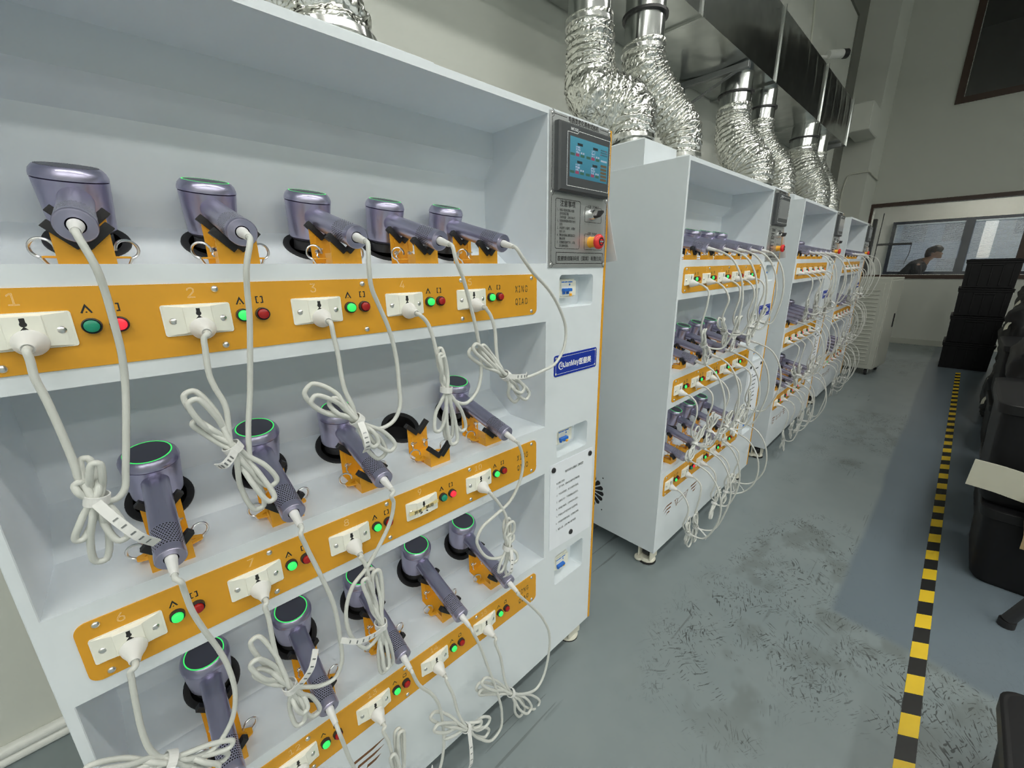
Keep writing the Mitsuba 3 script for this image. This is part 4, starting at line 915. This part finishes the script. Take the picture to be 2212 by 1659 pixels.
def tie_mesh(tie, ax, tail, rs):
    tie = np.array(tie, float); ax = np.array(ax, float); ax[1] = 0; ax /= np.linalg.norm(ax)
    e1, e2 = np.cross(ax, (0, 1, 0)), np.array([0, 1.0, 0])
    ang = np.linspace(0, 2 * np.pi, 25)
    loop = np.array([tie + e1 * math.cos(q) * .0125 + e2 * math.sin(q) * .0145 for q in ang])
    band = strip(loop, .013, ax, .0018)
    ms = [band]
    if tail is not None:
        tail = np.array(tail, float); d = tail - tie; L = np.linalg.norm(d); q0 = tie + (0, -.0150, 0)
        p = spline([q0, q0 + d * .35 + (0, -.008, 0), q0 + d * .7 + (0, -.006, 0), tail], .004)
        side = np.cross(d / L, (0, 1, 0)); side /= np.linalg.norm(side)
        s1 = strip(p, .012, side, .0016); ms.append(s1)
    return join(*ms)
def slots_mesh(tie, tail):
    tie, tail = np.array(tie, float), np.array(tail, float); d = tail - tie; L = np.linalg.norm(d); q0 = tie + (0, -.0150, 0)
    p = spline([q0, q0 + d * .35 + (0, -.008, 0), q0 + d * .7 + (0, -.006, 0), tail], .001)
    side = np.cross(d / L, (0, 1, 0)); side /= np.linalg.norm(side); ms = []
    for k_ in range(5):
        i = int((.30 + .13 * k_) * len(p)); t = p[min(i + 1, len(p) - 1)] - p[i - 1]; t /= np.linalg.norm(t)
        m = cb(-.0032, .0032, -.0012, .0012, -.0014, .0014); m.apply_transform(M(np.stack([side, t, np.cross(side, t)], 1), p[i])); ms.append(m)
    return join(*ms)
ORDX = ('leftmost', 'second from the left', 'middle', 'second from the right', 'rightmost')
ORDR = ('top', 'middle', 'bottom')
ORDC = ('nearest cabinet', 'second cabinet', 'third cabinet', 'farthest cabinet')
PALE = shape
def place_dryer(c, r, i, ring_on, cord, fine=True):
    base = CM[c] @ M(t=(DCX[i], 0, SHELF[r]))
    t = thing('hair_dryer', f'lilac hair dryer{"" if ring_on else " with unlit ring"}, {ORDX[i]} on {ORDR[r]} shelf of {ORDC[c]}', 'hair dryer', 'lilac hair dryers on test')
    par = {}
    for k_ in D_:
        if k_ in ('lid',): continue
        par[k_] = obj(k_, D_[k_], t, base)
    obj('lid', D_['lid'], par['top_cap'], base, 'dark round lid')
    obj('light_ring', D_RING_ON if ring_on else D_RING_OFF, par['top_cap'], base, 'glowing green light ring' if ring_on else 'unlit ring')
    loc = CM[c]
    start = SLEEVE_TIP + (DCX[i], 0, SHELF[r])
    so = np.array([PX0 + PDX * i, 0, ROWZ[r] - PH])
    rs = np.random.default_rng(100 * c + 10 * r + i)
    a, tie, b, lobes, tail = cord
    m = cord_mesh(start, a, tie, b, lobes, so + PLUG_TIP, rs, 9 if c == 0 else 7 if c == 1 else 5, step=.005 if c == 0 else .007 if c == 1 else .011)
    k = obj('power_cord', shape(m, 'm_cord', 60), t, loc, 'pale grey power cord tied in a bundle')
    obj('plug', D_PLUG, k, loc @ M(t=so), 'white moulded plug')
    ax = np.array(lobes[0][:3]) - np.array(lobes[1][:3])
    obj('cord_tie', shape(tie_mesh(tie, ax, tail, rs), 'm_plug'), k, loc, 'white slotted cord tie')
    if tail is not None and fine: obj('tie_slots', shape(slots_mesh(tie, tail), 'm_galv_dark'), k, loc)
CORDS = {
 1: {"a":[[173,-85,1506],[175,-78,1479],[175,-70,1441],[174,-62,1398],[169,-55,1354],[157,-55,1290],[146,-55,1238],[138,-55,1206],[128,-55,1197]],"t":[111,-58,1206],"b":[[101,-55,1235],[101,-55,1261],[99,-55,1307],[96,-55,1351],[93,-55,1378],[94,-55,1399]],"l":[[110,-47,1262,6],[83,-58,1155,6],[121,-69,1259,6],[95,-47,1109,9],[98,-58,1234,6],[125,-69,1141,9]],"s":[156,-75,1122]},
 2: {"a":[[329,-85,1505],[326,-78,1476],[324,-70,1435],[317,-62,1378],[307,-55,1310],[295,-55,1250],[289,-55,1195],[290,-55,1176],[281,-55,1189]],"t":[270,-58,1229],"b":[[272,-55,1299],[264,-55,1330],[261,-55,1349],[263,-55,1389],[265,-55,1406]],"l":[[232,-47,1327,12],[316,-58,1147,12],[233,-69,1319,10],[290,-47,1106,12],[230,-58,1284,6],[307,-69,1124,8]],"s":[244,-75,1212]},
 3: {"a":[[513,-85,1504],[517,-78,1468],[531,-70,1435],[550,-62,1389],[563,-55,1332],[564,-55,1274],[561,-55,1225],[544,-55,1199],[518,-55,1191],[492,-55,1198]],"t":[470,-58,1222],"b":[[466,-55,1248],[455,-55,1286],[451,-55,1357],[448,-55,1387]],"l":[[394,-47,1300,20],[537,-58,1141,14],[394,-69,1285,13],[517,-47,1126,16],[427,-58,1272,11],[497,-69,1164,11]],"s":[472,-75,1161]},
 4: {"a":[[698,-85,1517],[720,-78,1477],[738,-70,1434],[761,-62,1368],[776,-55,1308],[776,-55,1253],[760,-55,1213],[727,-55,1194],[694,-55,1210]],"t":[674,-58,1240],"b":[[660,-55,1310],[650,-55,1362],[639,-55,1392]],"l":[[671,-47,1332,7],[644,-58,1148,11],[662,-69,1318,7],[681,-47,1117,12],[688,-58,1104,13],[657,-69,1324,6],[724,-47,1125,12]],"s":None},
 5: {"a":[[891,-85,1518],[931,-78,1487],[996,-70,1444],[1048,-62,1394],[1087,-55,1329],[1080,-55,1277],[1043,-55,1237],[996,-55,1226],[924,-55,1219],[880,-55,1227]],"t":[852,-58,1239],"b":[[834,-55,1266],[826,-55,1308],[823,-55,1357],[810,-55,1394],[794,-55,1413]],"l":[[751,-47,1315,13],[932,-58,1164,16],[748,-69,1330,11],[902,-47,1159,17],[778,-58,1323,10],[903,-69,1190,14]],"s":[909,-75,1235]},
 6: {"a":[[169,-85,1054],[170,-78,1034],[172,-70,988],[181,-62,931],[190,-55,885],[197,-55,837],[196,-55,769],[180,-55,720],[150,-55,691],[119,-55,694]],"t":[97,-58,726],"b":[[89,-55,735],[80,-55,764],[78,-55,799],[81,-55,853],[86,-55,907],[88,-55,921]],"l":[[12,-47,790,6],[176,-58,679,10],[23,-69,793,6],[163,-47,646,10],[22,-58,764,6],[149,-69,660,8]],"s":[88,-75,706]},
 7: {"a":[[337,-85,1054],[343,-78,1018],[360,-70,941],[376,-62,858],[380,-55,769],[374,-55,697],[357,-55,672],[329,-55,677],[299,-55,700]],"t":[278,-58,724],"b":[[269,-55,778],[267,-55,824],[268,-55,897],[267,-55,922]],"l":[[241,-47,860,11],[283,-58,620,11],[231,-69,833,10],[315,-47,605,12],[232,-58,801,8],[293,-69,655,9]],"s":[329,-75,790]},
 8: {"a":[[509,-85,1055],[516,-78,1034],[509,-70,989],[478,-62,932],[450,-55,892],[420,-55,868],[400,-55,821],[399,-55,763],[412,-55,724],[430,-55,696],[448,-55,700]],"t":[466,-58,738],"b":[[458,-55,815],[455,-55,865],[449,-55,909],[442,-55,927]],"l":[[461,-47,880,9],[460,-58,605,10],[440,-69,881,7],[480,-47,598,9],[470,-58,878,10],[463,-69,621,7]],"s":[376,-75,775]},
 10: {"a":[[867,-85,1060],[889,-78,1018],[899,-70,975],[892,-62,923],[863,-55,875],[811,-55,856],[761,-55,839],[743,-55,812],[752,-55,776],[777,-55,738],[812,-55,716],[838,-55,713]],"t":[848,-58,734],"b":[[852,-55,780],[847,-55,832],[832,-55,868],[815,-55,898],[795,-55,926]],"l":[[857,-47,818,16],[817,-58,668,12],[851,-69,820,18],[862,-47,629,15],[862,-58,773,13],[870,-69,682,13]],"s":[819,-75,661]},
 12: {"a":[[342,-85,560],[347,-78,523],[355,-70,457],[363,-62,406],[368,-55,328],[351,-55,278],[320,-55,287]],"t":[299,-58,334],"b":[[287,-55,383],[280,-55,436],[277,-55,461]],"l":[[258,-47,430,11],[348,-58,213,12],[260,-69,428,9],[328,-47,199,11]],"s":None},
 13: {"a":[[514,-85,584],[532,-78,519],[568,-70,448],[591,-62,375],[600,-55,277],[594,-55,193],[576,-55,141],[540,-55,119],[505,-55,139]],"t":[467,-58,212],"b":[[464,-55,246],[456,-55,321],[450,-55,387],[442,-55,438]],"l":[[478,-47,393,8],[436,-58,137,10],[450,-69,358,7],[468,-47,69,11],[482,-58,393,8],[488,-69,111,11]],"s":[549,-75,214]},
 14: {"a":[[692,-85,573],[715,-78,512],[750,-70,391],[790,-62,244],[812,-55,128],[804,-55,68],[770,-55,56],[721,-55,112]],"t":[673,-58,211],"b":[[653,-55,278],[638,-55,370],[621,-55,437]],"l":[[574,-47,347,12],[758,-58,151,18],[569,-69,328,11],[758,-47,86,16],[600,-58,253,11],[720,-69,193,14]],"s":[655,-75,73]},
 15: {"a":[[859,-85,585],[920,-78,497],[987,-70,389],[1028,-62,287],[1031,-55,179],[1006,-55,112],[975,-55,89]],"t":[849,-58,186],"b":[[829,-55,247],[813,-55,357],[795,-55,434]],"l":[[727,-47,312,14],[979,-58,6,19],[732,-69,349,12],[912,-47,22,20],[727,-58,299,10],[926,-69,44,18]],"s":None},
}

def mm(v): return tuple(q / 1000 for q in v)
def traced(d): return [mm(q) for q in d['a']], mm(d['t']), [mm(q) for q in d['b']], [mm(q) for q in d['l']], mm(d['s']) if d['s'] else None
def free_cord(c, r, i, seed):
    """a cord that nobody traced: out of the dryer in a wide arc, a bundle below the socket, up to the plug"""
    rs = np.random.default_rng(seed)
    x, z = DCX[i], SHELF[r]; px = PX0 + PDX * i + .0435
    out = -.13 - rs.uniform(0, .05) if c else -.07
    tz = z - .315 - rs.uniform(0, .07); tx = (px + x) / 2 - .01 + rs.uniform(-.015, .03); ty = -.075 - rs.uniform(0, .03)
    s = SLEEVE_TIP + (x, 0, z)
    if c == 0: a = [(x + .01, -.085, z - .03), (x + .03, -.07, z - .14), (x + .05, -.06, z - .27), (x + .03, -.06, tz + .01)]
    else:
        sx = rs.uniform(-.015, .035)
        a = [(x + sx * .2, out * .85, z + .006), (x + sx * .6, out * 1.12, z - .06), (x + sx, out * 1.25, z - .16), (x + sx, out * 1.18, z - .26), (x + sx * .8, (out + ty) / 2 - .02, tz - .015)]
    b = [(px - .006, ty * .95, tz + .07), (px - .006, ty - .012, z - .17), (px, -.088, z - .125)]
    an = rs.uniform(-1.0, 1.0); ax = np.array([math.sin(an), 0, math.cos(an)]); lobes = []
    for k_ in range(6):
        L = rs.uniform(.065, .105) * (1 if k_ % 2 == 0 else -1); da = rs.uniform(-.35, .35)
        u = np.array([math.sin(an + da), rs.uniform(-.25, .1), math.cos(an + da)])
        q = np.array([tx, ty, tz]) + u * L; lobes.append((*q, rs.uniform(.013, .026)))
    tail = np.array([tx, ty - .03, tz]) + (rs.uniform(-.06, .06), rs.uniform(-.03, .01), rs.uniform(-.06, .03)) if rs.random() < .6 else None
    return a, (tx, ty, tz), b, lobes, tail
for c in range(4):
    for r in range(3):
        for i in range(5):
            if (c, r, i) == (0, 1, 3): continue
            n_ = 5 * r + i + 1
            cord = traced(CORDS[n_]) if c == 0 and n_ in CORDS else free_cord(c, r, i, 1000 * c + 37 * r + i)
            on = (c == 0 and (r, i) != (0, 0)) or (c == 1 and (r, i) != (2, 1))
            place_dryer(c, r, i, on, cord, fine=c < 2)
